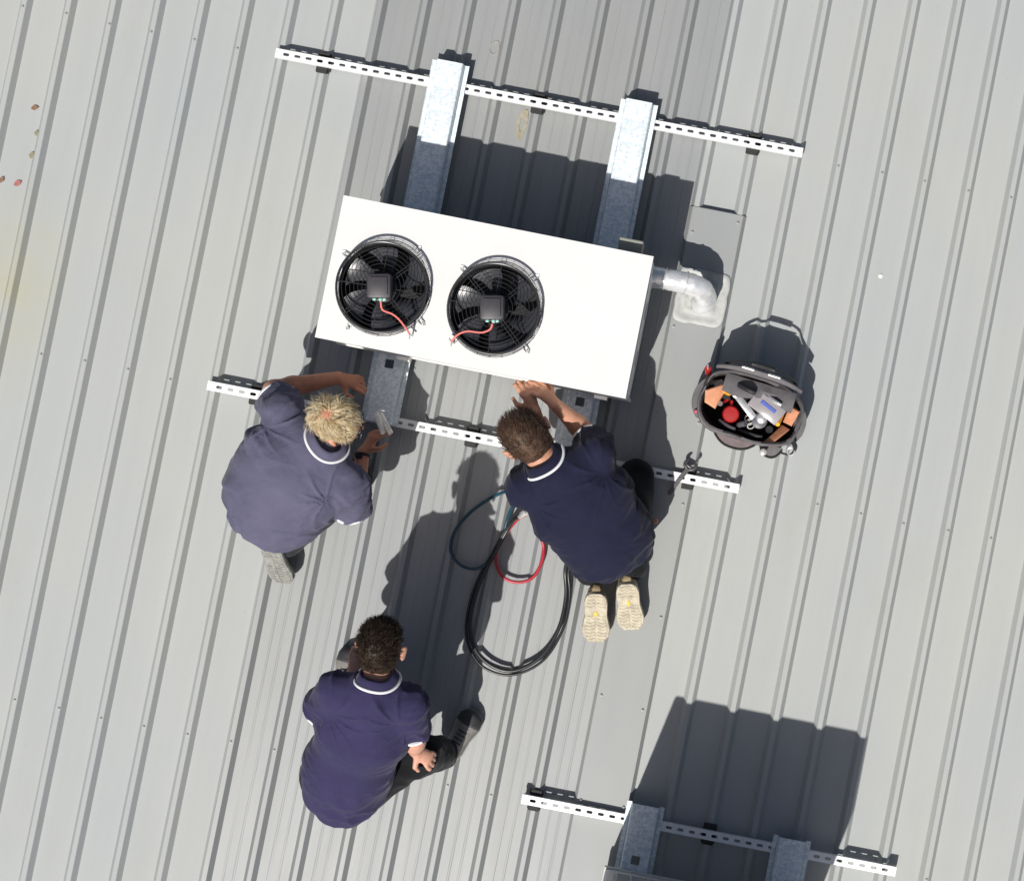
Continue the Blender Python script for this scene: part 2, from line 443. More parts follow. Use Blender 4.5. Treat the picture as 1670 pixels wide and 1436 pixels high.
strut('slotted_strut', (449, 86), (1309, 249), [(526, 100), (872, 168), (1228, 234)], 'white slotted strut across the top of the picture, under the upper channel ends')
strut('slotted_strut', (338, 628), (1205, 797), [(420, 645), (775, 712), (1122, 782)], 'white slotted strut running behind the two men kneeling at the fan unit')
strut('slotted_strut', (851, 1302), (1461, 1421), [(866, 1306), (1160, 1363)], 'white slotted strut at the bottom, partly in the shadow of the second unit')

WEB_Z = 0.108
def hat(a, b, holes, label, half=0.058):
    A = P(*a, WEB_Z); B = P(*b, WEB_Z)
    # keep exactly along the ribs
    sA, tA = st(A); sB, tB = st(B); s_ = (sA + sB) / 2
    root = empty('support_channel', wst(s_, (tA + tB) / 2, 0.065), (0, 0, -THETA))
    tag(root, label, 'steel channel', 'galvanised channels carrying the units')
    L0, L1 = min(tA, tB) - (tA + tB) / 2, max(tA, tB) - (tA + tB) / 2
    z0, z1, lip, tk = 0.0, WEB_Z - 0.065, 0.024, 0.0022
    mb = MB()
    cuts = sorted(holes_t - (tA + tB) / 2 for holes_t in [st(P(*h, WEB_Z))[1] for h in holes])
    hh = 0.019
    def quad(p): mb.add(p, [(0, 1, 2, 3)])
    def strip(x0, x1, y0, y1, z): quad([(x0, y0, z), (x1, y0, z), (x1, y1, z), (x0, y1, z)])
    ys = [L0]
    for c in cuts: ys += [c - hh, c + hh]
    ys.append(L1)
    r = 0.006
    for zz in (z1, z1 - tk):
        for q in range(len(ys) - 1):
            if q % 2 == 0: strip(-half + r, half - r, ys[q], ys[q + 1], zz)
            else:
                strip(-half + r, -hh, ys[q], ys[q + 1], zz); strip(hh, half - r, ys[q], ys[q + 1], zz)
    for sg in (-1, 1):
        pr = [(half - r, z1), (half - .0015, z1 - .002), (half, z1 - r), (half + .003, z0 + .004), (half + .006, z0 + .0015), (half + lip, z0 + .0015), (half + lip, z0 + .009), (half + lip - .002, z0 + .009), (half + lip - .002, z0 + .0035), (half + .007, z0 + .0035)]
        mb.loft([[(sg * x, y, z) for x, z in pr] for y in (L0, L1)], False, False, closed=False)
    o = mb.build('hat_section', MGALV, root, smooth=True); o.matrix_parent_inverse = Matrix()
    return root
hat((724, 98), (626, 690), [(630, 592)], 'galvanised channel under the left end of the fan unit, bright at its upper end')
hat((1038, 163), (936, 730), [(951, 656)], 'galvanised channel under the right end of the fan unit, behind the crouching man')
hat((1047, 1312), (1012, 1560), [(1035, 1402)], 'left galvanised channel in shade at the bottom edge, with a square hole')
hat((1290, 1368), (1250, 1610), [], 'right galvanised channel in shade at the bottom edge')

# ------------------------------------------------------------------ fan unit
UZ = 0.64; UB = 0.150
c_tl, c_tr, c_br, c_bl = P(560, 318, UZ), P(1064, 418, UZ), P(1022, 650, UZ), P(514, 550, UZ)
UC = (c_tl + c_tr + c_br + c_bl) / 4
ux = ((c_tr - c_tl) + (c_br - c_bl)).normalized(); uy = Vector((-ux.y, ux.x, 0))
UW = ((c_tr - c_tl).length + (c_br - c_bl).length) / 2; UD = ((c_tl - c_bl).length + (c_tr - c_br).length) / 2
unit = empty('condensing_unit', (UC.x, UC.y, WEB_Z), (0, 0, math.atan2(ux.y, ux.x)))
tag(unit, 'white twin-fan condensing unit on galvanised channels', 'condensing unit')
def U(v):   # world -> unit local
    d = Vector(v) - Vector((UC.x, UC.y, WEB_Z)); return Vector((d.dot(ux), d.dot(uy), d.z))
def ub(mb, name, m, parent=unit, smooth=False):
    o = mb.build(name, m, None, smooth); o.parent = parent
    return o
zT = UZ - WEB_Z; zB = UB - WEB_Z
hw, hd = UW / 2, UD / 2
fans = [U(P(622, 468, UZ + .055)), U(P(805, 503, UZ + .055))]
FR = 0.180
# top panel with two round openings
bm = bmesh.new()
def loop(pts):
    vs = [bm.verts.new(p) for p in pts]
    return [bm.edges.new((vs[i], vs[(i + 1) % len(vs)])) for i in range(len(vs))]
ed = loop([(-hw, -hd, zT), (hw, -hd, zT), (hw, hd, zT), (-hw, hd, zT)])
for f in fans: ed += loop([(f.x + (FR + .004) * math.cos(2 * math.pi * k / 48), f.y + (FR + .004) * math.sin(2 * math.pi * k / 48), zT) for k in range(48)])
bmesh.ops.triangle_fill(bm, use_beauty=True, use_dissolve=False, edges=ed)
bm.verts.index_update()
top = MB(); top.add([v.co[:] for v in bm.verts], [[v.index for v in f.verts] for f in bm.faces]); bm.free()
# folded rim of the lid
for a, b in (((-hw, -hd), (hw, -hd)), ((hw, -hd), (hw, hd)), ((hw, hd), (-hw, hd)), ((-hw, hd), (-hw, -hd))):
    top.add([(a[0], a[1], zT), (b[0], b[1], zT), (b[0], b[1], zT - .03), (a[0], a[1], zT - .03)], [(0, 1, 2, 3)])
ub(top, 'top_panel', MWHITE)
body = MB(); ins = 0.006
for (cx, cy, sx, sy) in ((0, -hd + ins, 2 * hw - 2 * ins, .003), (0, hd - ins, 2 * hw - 2 * ins, .003), (-hw + ins, 0, .003, 2 * hd - 2 * ins), (hw - ins, 0, .003, 2 * hd - 2 * ins)):
    body.box((cx, cy, (zB + zT - .012) / 2), (sx, sy, zT - .012 - zB))
body.box((0, 0, zB), (2 * hw - 2 * ins, 2 * hd - 2 * ins, .003))
bd = ub(body, 'cabinet', MSIDE)
base = MB()
for sg in (-1, 1): base.box((0, sg * (hd - .004), zB + .022), (2 * hw + .006, .014, .044), bev=.002)
ub(base, 'base_rail', MSIDE)
rp = MB(); rp.box((hw - .001, -.02, zT - .18), (.006, 2 * hd - .09, .24), bev=.001)
ub(rp, 'service_panel', MSIDE)
for k in range(2):
    hnd = MB(); hnd.box((hw + .004, -.12 + .2 * k, zT - .2), (.008, .07, .02), bev=.003); ub(hnd, 'panel_handle', MSIDE)
rb = U(P(1029, 402, .52)); jb = MB(); jb.box((rb.x, hd + .03, .40), (.10, .06, .12), bev=.006); ub(jb, 'junction_box', MBOX)
for x in (U(P(655, 540, .13)).x, U(P(975, 600, .13)).x):
    for y in (-hd + .05, hd - .05):
        ft = MB(); ft.box((x, y, .005 + zB / 2), (.10, .06, zB - .004), bev=.003); ub(ft, 'mounting_foot', MGALV)
    # bolt bracket at the front edge
    br = MB(); br.box((x + .04, -hd - .008, zB + .02), (.06, .02, .05), bev=.002); ub(br, 'corner_bracket', MSTEEL)

def fan(c, seed, cable):
    r = random.Random(seed)
    # short shroud lining the opening: the fan's own body
    sh = MB()
    sh.lathe((c.x, c.y, zT), [(FR + .004, .0035), (FR, .0035), (FR - .004, -.02), (FR - .004, -.16), (0.02, -.16)], n=56, cap0=False, cap1=True)
    fo = ub(sh, 'fan', MBLACK, unit, smooth=True)
    gz = zT + .058
    g = MB()
    radii = [FR - .004 - i * .0165 for i in range(8)]
    g.ring((c.x, c.y, gz - .002), FR + .002, .0042, n=64, m=8)
    for q, rr in enumerate(radii): g.ring((c.x, c.y, gz + .004 * (1 - rr / FR)), rr, .0012, n=56, m=5)
    for q in range(3): g.ring((c.x, c.y, zT + .010 + .016 * q), FR + .014 - .004 * q, .0012, n=56, m=5)
    for k in range(24):
        a = 2 * math.pi * (k + .3) / 24; e = Vector((math.cos(a), math.sin(a), 0))
        g.tube([c.xy.to_3d() + e * (FR + .015) + Vector((0, 0, zT + .003)), c.xy.to_3d() + e * (FR + .002) + Vector((0, 0, gz))], .0011, 5)
    for k in range(8):
        a = 2 * math.pi * (k + r.random() * .1) / 8; e = Vector((math.cos(a), math.sin(a), 0)); q = Vector((-e.y, e.x, 0))
        for w_ in ((-.006, .006) if k % 2 else (0.0,)):
            g.tube([c.xy.to_3d() + e * .05 + q * w_ + Vector((0, 0, gz + .001)), c.xy.to_3d() + e * (FR + .002) + q * w_ + Vector((0, 0, gz - .003))], .0019, 5)
    go = ub(g, 'guard', MWIRE, fo, smooth=True)
    for k in range(4):
        a = math.radians(38 + 90 * k + 10 * (seed % 2)) - math.atan2(ux.y, ux.x); e = Vector((math.cos(a), math.sin(a), 0)); q = Vector((-e.y, e.x, 0))
        tb = MB(); b0 = c.xy.to_3d() + e * (FR + .012)
        tb.tube([b0 + q * .008 + Vector((0, 0, zT + .012)), b0 + q * .009 + e * .022 + Vector((0, 0, zT + .004)), b0 + e * .032 + Vector((0, 0, zT + .004)), b0 - q * .009 + e * .022 + Vector((0, 0, zT + .004)), b0 - q * .008 + Vector((0, 0, zT + .012))], .0026, 6)
        tb.lathe(b0 + e * .021 + Vector((0, 0, zT + .002)), [(.006, 0), (.006, .006), (.004, .008)], n=6)
        ub(tb, 'guard_clip', MSTEEL, fo)
    ph = r.random() * 6
    for k in range(6):
        bl = MB(); rings = []
        for i in range(9):
            u = i / 8; rad = .045 + (FR - .012 - .045) * u
            a0 = ph + 2 * math.pi * k / 6 + .28 * u * u
            wd = .36 + .20 * u; ring = []
            for j in range(7):
                v = j / 6 - .5; a = a0 + v * wd * 1.35
                z = zT - .035 - (.055 - .02 * u) * v * 1.1 - .012 * (v * v) * 4 * .3
                ring.append((c.x + rad * math.cos(a), c.y + rad * math.sin(a), z))
            for j in reversed(range(7)):
                x, y, z = ring[j]; ring.append((x, y, z - .003))
            rings.append(ring)
        bl.loft(rings); ub(bl, 'blade', MBLADE, fo, smooth=True)
    hb = MB(); hb.lathe((c.x, c.y, zT), [(.058, -.09), (.06, -.02), (.057, .012), (.04, .018)], n=28); ub(hb, 'hub', MBLACK, fo, smooth=True)
    rot = Matrix.Rotation(-math.atan2(ux.y, ux.x), 4, 'Z')     # motor squared up with the photograph's frame
    ax = tuple((rot @ Vector(v)).normalized() for v in ((1, 0, 0), (0, 1, 0), (0, 0, 1)))
    mo = MB(); mo.box((c.x, c.y, gz + .030), (.098, .100, .062), ax, bev=.014)
    mo.box(Vector((c.x, c.y, gz + .064)), (.070, .070, .006), ax, bev=.002)
    ub(mo, 'motor', MMOTOR, fo, smooth=True)
    cn = MB()
    for dx in (-.020, .004, .020): cn.box(Vector((c.x, c.y, gz + .040)) + ax[0] * dx - ax[1] * .053, (.013, .009, .016), ax, bev=.002)
    ub(cn, 'connector', MGREEN, fo)
    cb = MB(); pts = [U(P(px, py, z)) for px, py, z in cable]
    cb.tube(spline(pts, 6), .0042, 7); ub(cb, 'cable', MREDW, fo, smooth=True)
    c2 = MB(); e = pts[-1]
    for dx, dy in ((-.012, .012), (.014, -.004), (.002, -.018)): c2.tube([e, e + Vector((dx, dy, -.008))], .0032, 6)
    ub(c2, 'cable_clip', MSTEEL, fo)
fan(fans[0], 3, [(621, 492, .745), (624, 505, .735), (640, 512, .725), (652, 522, .720), (664, 538, .715), (668, 545, .68)])
fan(fans[1], 8, [(803, 528, .745), (799, 537, .735), (785, 542, .725), (762, 540, .720), (746, 546, .715), (736, 557, .68)])

# ------------------------------------------------------------------ second unit at the bottom edge
z2 = 1.17
q0 = P(988, 1412, WEB_Z + .004)
wid, dep = 0.86, 0.34
ud = st(q0)
u2 = empty('outdoor_unit', wst(ud[0], ud[1], WEB_Z), (0, 0, -THETA))
tag(u2, 'tall grey outdoor unit whose shaded back only just enters at the bottom edge', 'condensing unit')
mb = MB(); mb.box((wid / 2, -dep / 2, .03 + (z2 - WEB_Z - .03) / 2), (wid, dep, z2 - WEB_Z - .03), bev=.012); o = ub(mb, 'cabinet', MWHITE, u2, True)
mb = MB(); mb.box((wid / 2, -dep / 2, .016), (wid + .01, dep + .01, .03), bev=.003); ub(mb, 'base_pan', MSIDE, u2)
mb = MB()
for k in range(22): mb.box((.03 + wid * .37, .004, .12 + k * .042), (wid * .68, .012, .006))
for k in range(9): mb.box((.04 + k * wid * .085, .006, .57), (.006, .012, .92))
ub(mb, 'coil_guard', MSIDE, u2)
mb = MB(); mb.box((wid * .86, .006, .55), (.2, .012, .8), bev=.004); ub(mb, 'service_panel', MWHITE, u2)
mb = MB(); mb.lathe((wid * .4, -dep - .002, .55), [(.27, 0), (.27, .02), (.25, .025)], (Vector((1, 0, 0)), Vector((0, 0, 1)), Vector((0, -1, 0))), n=40); ub(mb, 'fan_grille', MBLACK, u2, True)

# ------------------------------------------------------------------ foil pipe through the flashing
pr = empty('foil_pipe', P(1150, 492, 0.03)); tag(pr, 'foil wrapped pipe elbow leaving the fan unit and entering the roof flashing', 'pipe')
path = spline([P(1046, 450, .25), P(1075, 453, .25), P(1102, 458, .25), P(1126, 463, .245), P(1144, 471, .215), P(1151, 484, .15), P(1148, 493, .08), P(1143, 496, .03)], 6)
mb = MB(); rr_ = [0.046 + 0.0012 * math.sin(i * 2.1) + 0.001 * math.sin(i * 5.3) for i in range(len(path))]
mb.tube(path, rr_, 20); mb.build('pipe', MFOIL, pr, smooth='all')
for i in (8, 16):
    mb = MB()
    t_ = (path[i + 1] - path[i]).normalized(); n_ = t_.cross(UP).normalized()
    mb.ring(path[i], .0475, .0028, (n_, n_.cross(t_)), n=28, m=6)
    mb.build('foil_tape', MSTEEL, pr, smooth='all')
col_ = path[1]; mb = MB(); mb.tube([path[0], path[4]], .053, 20); mb.build('wall_collar', MFOIL, pr, smooth=True)
# sealant boot: a rounded square plate with a thick uneven bead
sc_ = P(1144, 485, .035); mb = MB(); rs = random.Random(3)
def rsq(u, a, b, jit):
    c, s = math.cos(u), math.sin(u); p = 9.0
    r = (abs(c) ** p + abs(s) ** p) ** (-1 / p)
    return ACROSS * (a * r * c) + ALONG * (b * r * s)
N_ = 56; ph = [rs.uniform(0, 6.28) for _ in range(6)]
def jit(u): return 1 + .012 * math.sin(3 * u + ph[0]) + .012 * math.sin(7 * u + ph[1]) + .010 * math.sin(13 * u + ph[2])
rings = []
for sc__, h in ((1.02, .0), (1.0, .005), (.95, .008), (.85, .008), (.79, .004), (.70, .003), (.58, .003), (.54, .009), (.50, .009), (.44, .005), (.34, .008), (.24, .03)):
    rings.append([sc_ + rsq(2 * math.pi * k / N_, .112, .120, 0) * (sc__ * (jit(2 * math.pi * k / N_) if sc__ > .4 else 1)) + Vector((0, 0, h - .002 + rs.uniform(-.001, .001))) for k in range(N_)])
mb.loft(rings, True, True); mb.build('sealant_boot', MSEAL, pr, smooth='all')

# ------------------------------------------------------------------ hoses
def hose(name, pts, r, m, label, ends=None, z0=None, n=8):
    pp = spline([P(x, y, z) for x, y, z in pts], n)
    root = empty(name, pp[0].xy.to_3d()); tag(root, label, 'hose', 'service hoses beside the crouching man')
    mb = MB(); mb.tube(pp, r, 10); mb.build('tube', m, root, smooth='all')
    for e, f in ((pp[0], pp[1]), (pp[-1], pp[-2])):
        d = (e - f).normalized(); k = MB(); k.tube([e - d * .005, e + d * .028], r * 1.5, 8); k.tube([e + d * .028, e + d * .04], r * 1.1, 8); k.build('fitting', MSTEEL, root)
    return root
hz = RIB_H + .009
hose('service_hose', [(838, 800, .22), (828, 800, .10), (800, 812, hz), (766, 836, hz), (742, 866, hz), (735, 897, hz), (750, 920, hz), (776, 927, hz), (800, 913, hz), (818, 880, hz + .006), (828, 845, .07), (840, 815, .16)], .0072, MBLUEH, 'dark blue hose looping over the shadow left of the crouching man')
hose('service_hose', [(862, 838, .20), (846, 845, .09), (828, 866, hz), (811, 895, hz), (810, 922, hz), (824, 943, hz), (848, 949, hz), (870, 940, hz), (884, 914, hz), (886, 888, hz), (876, 866, .07), (878, 850, .16)], .0072, MREDH, 'red hose loop lying on the roof under the crouching man')
hose('service_hose', [(852, 838, .18), (836, 850, .09), (812, 892, hz + .012), (784, 946, hz + .004), (768, 1000, hz + .004), (768, 1040, hz + .004), (786, 1073, hz + .004), (818, 1092, hz + .004), (850, 1090, hz + .004), (886, 1066, hz + .004), (912, 1022, hz + .004), (923, 972, hz + .004), (922, 930, .06), (930, 900, .12)], .0088, MBLKH, 'thick black hose in a long loop, inner of two side by side strands')
hose('service_hose', [(848, 842, .18), (830, 856, .09), (804, 900, hz + .004), (777, 950, hz), (762, 1002, hz), (762, 1044, hz), (781, 1081, hz), (816, 1099, hz), (852, 1096, hz), (890, 1072, hz), (918, 1025, hz), (929, 974, hz), (927, 932, .06), (936, 902, .12)], .0062, MBLKH, 'thin black hose in a long loop, outer of two side by side strands')

# ------------------------------------------------------------------ implicit surfaces for bodies and cloth
class Field:
    def __init__(s, vox=0.006): s.p = []; s.vox = vox; s.cut = []
    def seg(s, a, b, ra, rb, k=.03): s.p.append(('seg', np.array(a, float), np.array(b, float), ra, rb, None, None, k)); return s
    def eseg(s, a, b, lat, wa, da, wb, db, k=.04): s.p.append(('eseg', np.array(a, float), np.array(b, float), wa, wb, np.array(lat, float), (da, db), k)); return s
    def cseg(s, a, b, ra, rb, k=.03): s.p.append(('cseg', np.array(a, float), np.array(b, float), ra, rb, None, None, k)); return s
    def ell(s, c, axes, radii, k=.02): s.p.append(('ell', np.array(c, float), None, None, None, np.array([list(x) for x in axes], float), np.array(radii, float), k)); return s
    def mesh(s, name, m, parent, disp=None, smooth=1):
        v = s.vox; los = []; his = []
        for kind, a, b, ra, rb, x, y, k in s.p:
            if kind == 'ell': r = max(y); los.append(a - r); his.append(a + r)
            else:
                r = max(ra, rb) * 1.1; los.append(np.minimum(a, b) - r); his.append(np.maximum(a, b) + r)
        lo = np.min(los, 0) - 4 * v; hi = np.max(his, 0) + 4 * v
        n = np.ceil((hi - lo) / v).astype(int) + 1
        D = np.full(n, 1.0, np.float32)
        for (kind, a, b, ra, rb, x, y, k), l, h in zip(s.p, los, his):
            i0 = np.maximum(((l - k - 3 * v - lo) / v).astype(int), 0); i1 = np.minimum(((h + k + 3 * v - lo) / v).astype(int) + 1, n)
            X = (lo[0] + v * np.arange(i0[0], i1[0]))[:, None, None].astype(np.float32)
            Y = (lo[1] + v * np.arange(i0[1], i1[1]))[None, :, None].astype(np.float32)
            Z = (lo[2] + v * np.arange(i0[2], i1[2]))[None, None, :].astype(np.float32)
            px, py, pz = X - a[0], Y - a[1], Z - a[2]
            if kind == 'ell':
                q0 = px * x[0][0] + py * x[0][1] + pz * x[0][2]; q1 = px * x[1][0] + py * x[1][1] + pz * x[1][2]; q2 = px * x[2][0] + py * x[2][1] + pz * x[2][2]
                g = np.sqrt((q0 / y[0]) ** 2 + (q1 / y[1]) ** 2 + (q2 / y[2]) ** 2)
                g2 = np.sqrt((q0 / y[0] ** 2) ** 2 + (q1 / y[1] ** 2) ** 2 + (q2 / y[2] ** 2) ** 2) + 1e-6
                d = g * (g - 1) / g2
            else:
                ab = b - a; L2 = max(ab @ ab, 1e-9)
                t = np.clip((px * ab[0] + py * ab[1] + pz * ab[2]) / L2, 0, 1)
                dx, dy, dz = px - t * ab[0], py - t * ab[1], pz - t * ab[2]
                if kind in ('seg', 'cseg'):
                    d = np.sqrt(dx * dx + dy * dy + dz * dz) - (ra + (rb - ra) * t)
                    if kind == 'cseg': un = ab / math.sqrt(L2); d = np.maximum(d, (px - ab[0]) * un[0] + (py - ab[1]) * un[1] + (pz - ab[2]) * un[2])
                else:
                    lat = x - ab * (x @ ab) / L2; lat /= np.linalg.norm(lat)
                    u = dx * lat[0] + dy * lat[1] + dz * lat[2]
                    w2 = np.maximum(dx * dx + dy * dy + dz * dz - u * u, 0)
                    wt = ra + (rb - ra) * t; dt = y[0] + (y[1] - y[0]) * t
                    g = np.sqrt((u / wt) ** 2 + w2 / dt ** 2); g2 = np.sqrt((u / wt ** 2) ** 2 + w2 / dt ** 4) + 1e-6
                    d = g * (g - 1) / g2
            sl = (slice(i0[0], i1[0]), slice(i0[1], i1[1]), slice(i0[2], i1[2]))
            A = D[sl]; hh = np.maximum(k - np.abs(A - d), 0) / k
            D[sl] = np.minimum(A, d) - hh * hh * k * .25
        for c, nn in s.cut:
            X = (lo[0] + v * np.arange(n[0]))[:, None, None] - c[0]; Y = (lo[1] + v * np.arange(n[1]))[None, :, None] - c[1]; Z = (lo[2] + v * np.arange(n[2]))[None, None, :] - c[2]
            D = np.maximum(D, (X * nn[0] + Y * nn[1] + Z * nn[2]).astype(np.float32))
        V, F = surface_nets(D); V = lo + V * v
        if disp is not None: V = disp(V, F)
        me = bpy.data.meshes.new(name); me.from_pydata(V.tolist(), [], F.tolist()); me.materials.append(m)
        me.polygons.foreach_set('use_smooth', [True] * len(me.polygons))
        o = bpy.data.objects.new(name, me); COL.objects.link(o)
        if parent is not None: adopt(o, parent)
        return o

def surface_nets(D):
    S = D < 0; n = D.shape; cn = (n[0] - 1, n[1] - 1, n[2] - 1); tot = cn[0] * cn[1] * cn[2]
    cellid = lambda i, j, k: (i * cn[1] + j) * cn[2] + k
    ids = []; pos = []; quads = []
    for ax in range(3):
        sl0 = [slice(None)] * 3; sl1 = [slice(None)] * 3; sl0[ax] = slice(0, -1); sl1[ax] = slice(1, None)
        a, b = S[tuple(sl0)], S[tuple(sl1)]
        e = np.argwhere(a != b)
        o1, o2 = [(1, 2), (2, 0), (0, 1)][ax]
        e = e[(e[:, o1] > 0) & (e[:, o2] > 0) & (e[:, o1] < n[o1] - 1) & (e[:, o2] < n[o2] - 1)]
        f = e.copy(); f[:, ax] += 1
        d0 = D[e[:, 0], e[:, 1], e[:, 2]]; d1 = D[f[:, 0], f[:, 1], f[:, 2]]
        p = e.astype(float); p[:, ax] += d0 / (d0 - d1)
        cs = []
        for da, db in ((-1, -1), (0, -1), (0, 0), (-1, 0)):
            c = e.copy(); c[:, o1] += da; c[:, o2] += db
            ci = cellid(c[:, 0], c[:, 1], c[:, 2]); cs.append(ci); ids.append(ci); pos.append(p)
        q = np.stack(cs, -1); flip = ~S[e[:, 0], e[:, 1], e[:, 2]]
        q[flip] = q[flip][:, ::-1]; quads.append(q)
    ids = np.concatenate(ids); pos = np.concatenate(pos); quads = np.concatenate(quads)
    u, inv = np.unique(ids, return_inverse=True); cnt = np.bincount(inv)
    V = np.stack([np.bincount(inv, pos[:, i]) / cnt for i in range(3)], -1)
    lut = np.searchsorted(u, quads)
    return V, lut

def vnormals(V, F):
    a = V[F[:, 2]] - V[F[:, 0]]; b = V[F[:, 3]] - V[F[:, 1]]; fn = np.cross(a, b)
    N = np.zeros_like(V)
    for i in range(4):
        for c in range(3): N[:, c] += np.bincount(F[:, i], fn[:, c], len(V))
    return N / (np.linalg.norm(N, axis=1, keepdims=True) + 1e-12)
def vnoise(p, seed=0):
    r = np.random.RandomState(seed); T = r.uniform(0, 1, (32, 32, 32))
    i = np.floor(p).astype(int); f = p - i; f = f * f * (3 - 2 * f); out = 0
    for dx in (0, 1):
        for dy in (0, 1):
            for dz in (0, 1):
                wgt = (f[:, 0] if dx else 1 - f[:, 0]) * (f[:, 1] if dy else 1 - f[:, 1]) * (f[:, 2] if dz else 1 - f[:, 2])
                out = out + wgt * T[(i[:, 0] + dx) % 32, (i[:, 1] + dy) % 32, (i[:, 2] + dz) % 32]
    return out
def relax(V, F, it=2):
    n = len(V)
    for _ in range(it):
        acc = np.zeros_like(V); cnt = np.zeros(n)
        for i in range(4):
            a, b = F[:, i], F[:, (i + 1) % 4]
            for c in range(3): acc[:, c] += np.bincount(a, V[b, c], n) + np.bincount(b, V[a, c], n)
            cnt += np.bincount(a, minlength=n) + np.bincount(b, minlength=n)
        V = .5 * V + .5 * acc / cnt[:, None]
    return V

SKIN_A = mat('sunburnt_skin', (0.50, 0.215, 0.13), 0.5, 0, var=0.10, vscale=26, bump=.08, bscale=220)
SKIN_B = mat('tanned_skin', (0.55, 0.28, 0.18), 0.5, 0, var=0.10, vscale=26, bump=.08, bscale=220)
SKIN_C = mat('fair_skin', (0.60, 0.31, 0.22), 0.5, 0, var=0.10, vscale=26, bump=.08, bscale=220)
MHAIR_BLOND = mat('blond_hair', (0.50, 0.36, 0.17), 0.38, 0, vscale=30, spec=.5, col2=(0.93, 0.83, 0.60))
MHAIR_BROWN = mat('brown_hair', (0.085, 0.050, 0.033), 0.55, 0, var=0.45, vscale=40, spec=.25)
MHAIR_DARK = mat('dark_brown_hair', (0.034, 0.022, 0.015), 0.55, 0, var=0.45, vscale=40, spec=.2)
def cloth(name, col, var=.08): return mat(name, col, 0.85, 0, var=var, vscale=10, bump=.55, bscale=17, bdist=.014, spec=.15, sheen=.08, stretch=(1, 1, .6))
MSH1 = cloth('faded_navy_polo', (0.098, 0.096, 0.150))
MSH2 = cloth('dark_navy_polo', (0.0125, 0.0135, 0.034))
MSH3 = cloth('navy_purple_polo', (0.033, 0.029, 0.078))
MTRIM = mat('white_trim', (0.78, 0.78, 0.80), 0.7)
MTROU1 = cloth('charcoal_trousers', (0.032, 0.032, 0.034), .2)
MTROU2 = cloth('black_trousers', (0.012, 0.013, 0.015), .2)
MTAN = mat('tan_boot_leather', (0.42, 0.33, 0.19), 0.7, 0, var=.2, vscale=30, bump=.3, bscale=80)
MTSOLE = mat('tan_rubber_sole', (0.46, 0.415, 0.315), 0.7, 0, var=.26, vscale=30, bump=.3, bscale=60)
MGSOLE = mat('grey_dusty_sole', (0.25, 0.25, 0.23), 0.8, 0, var=.25, vscale=40, bump=.4, bscale=60)
MGBOOT = mat('dusty_grey_boot', (0.20, 0.185, 0.17), 0.8, 0, var=.35, vscale=18, bump=.3, bscale=60, col2=(.34, .32, .29))
MDBOOT = mat('dark_boot', (0.045, 0.045, 0.048), 0.7, 0, var=.3, vscale=25)
MYEL = mat('yellow_badge', (0.85, 0.52, 0.06), 0.5)
MORANGE = mat('orange_fabric', (0.70, 0.32, 0.18), 0.7, 0, var=.1, vscale=30, bump=.3, bscale=200)
MEYE = mat('eye_white', (0.8, 0.78, 0.74), 0.3)

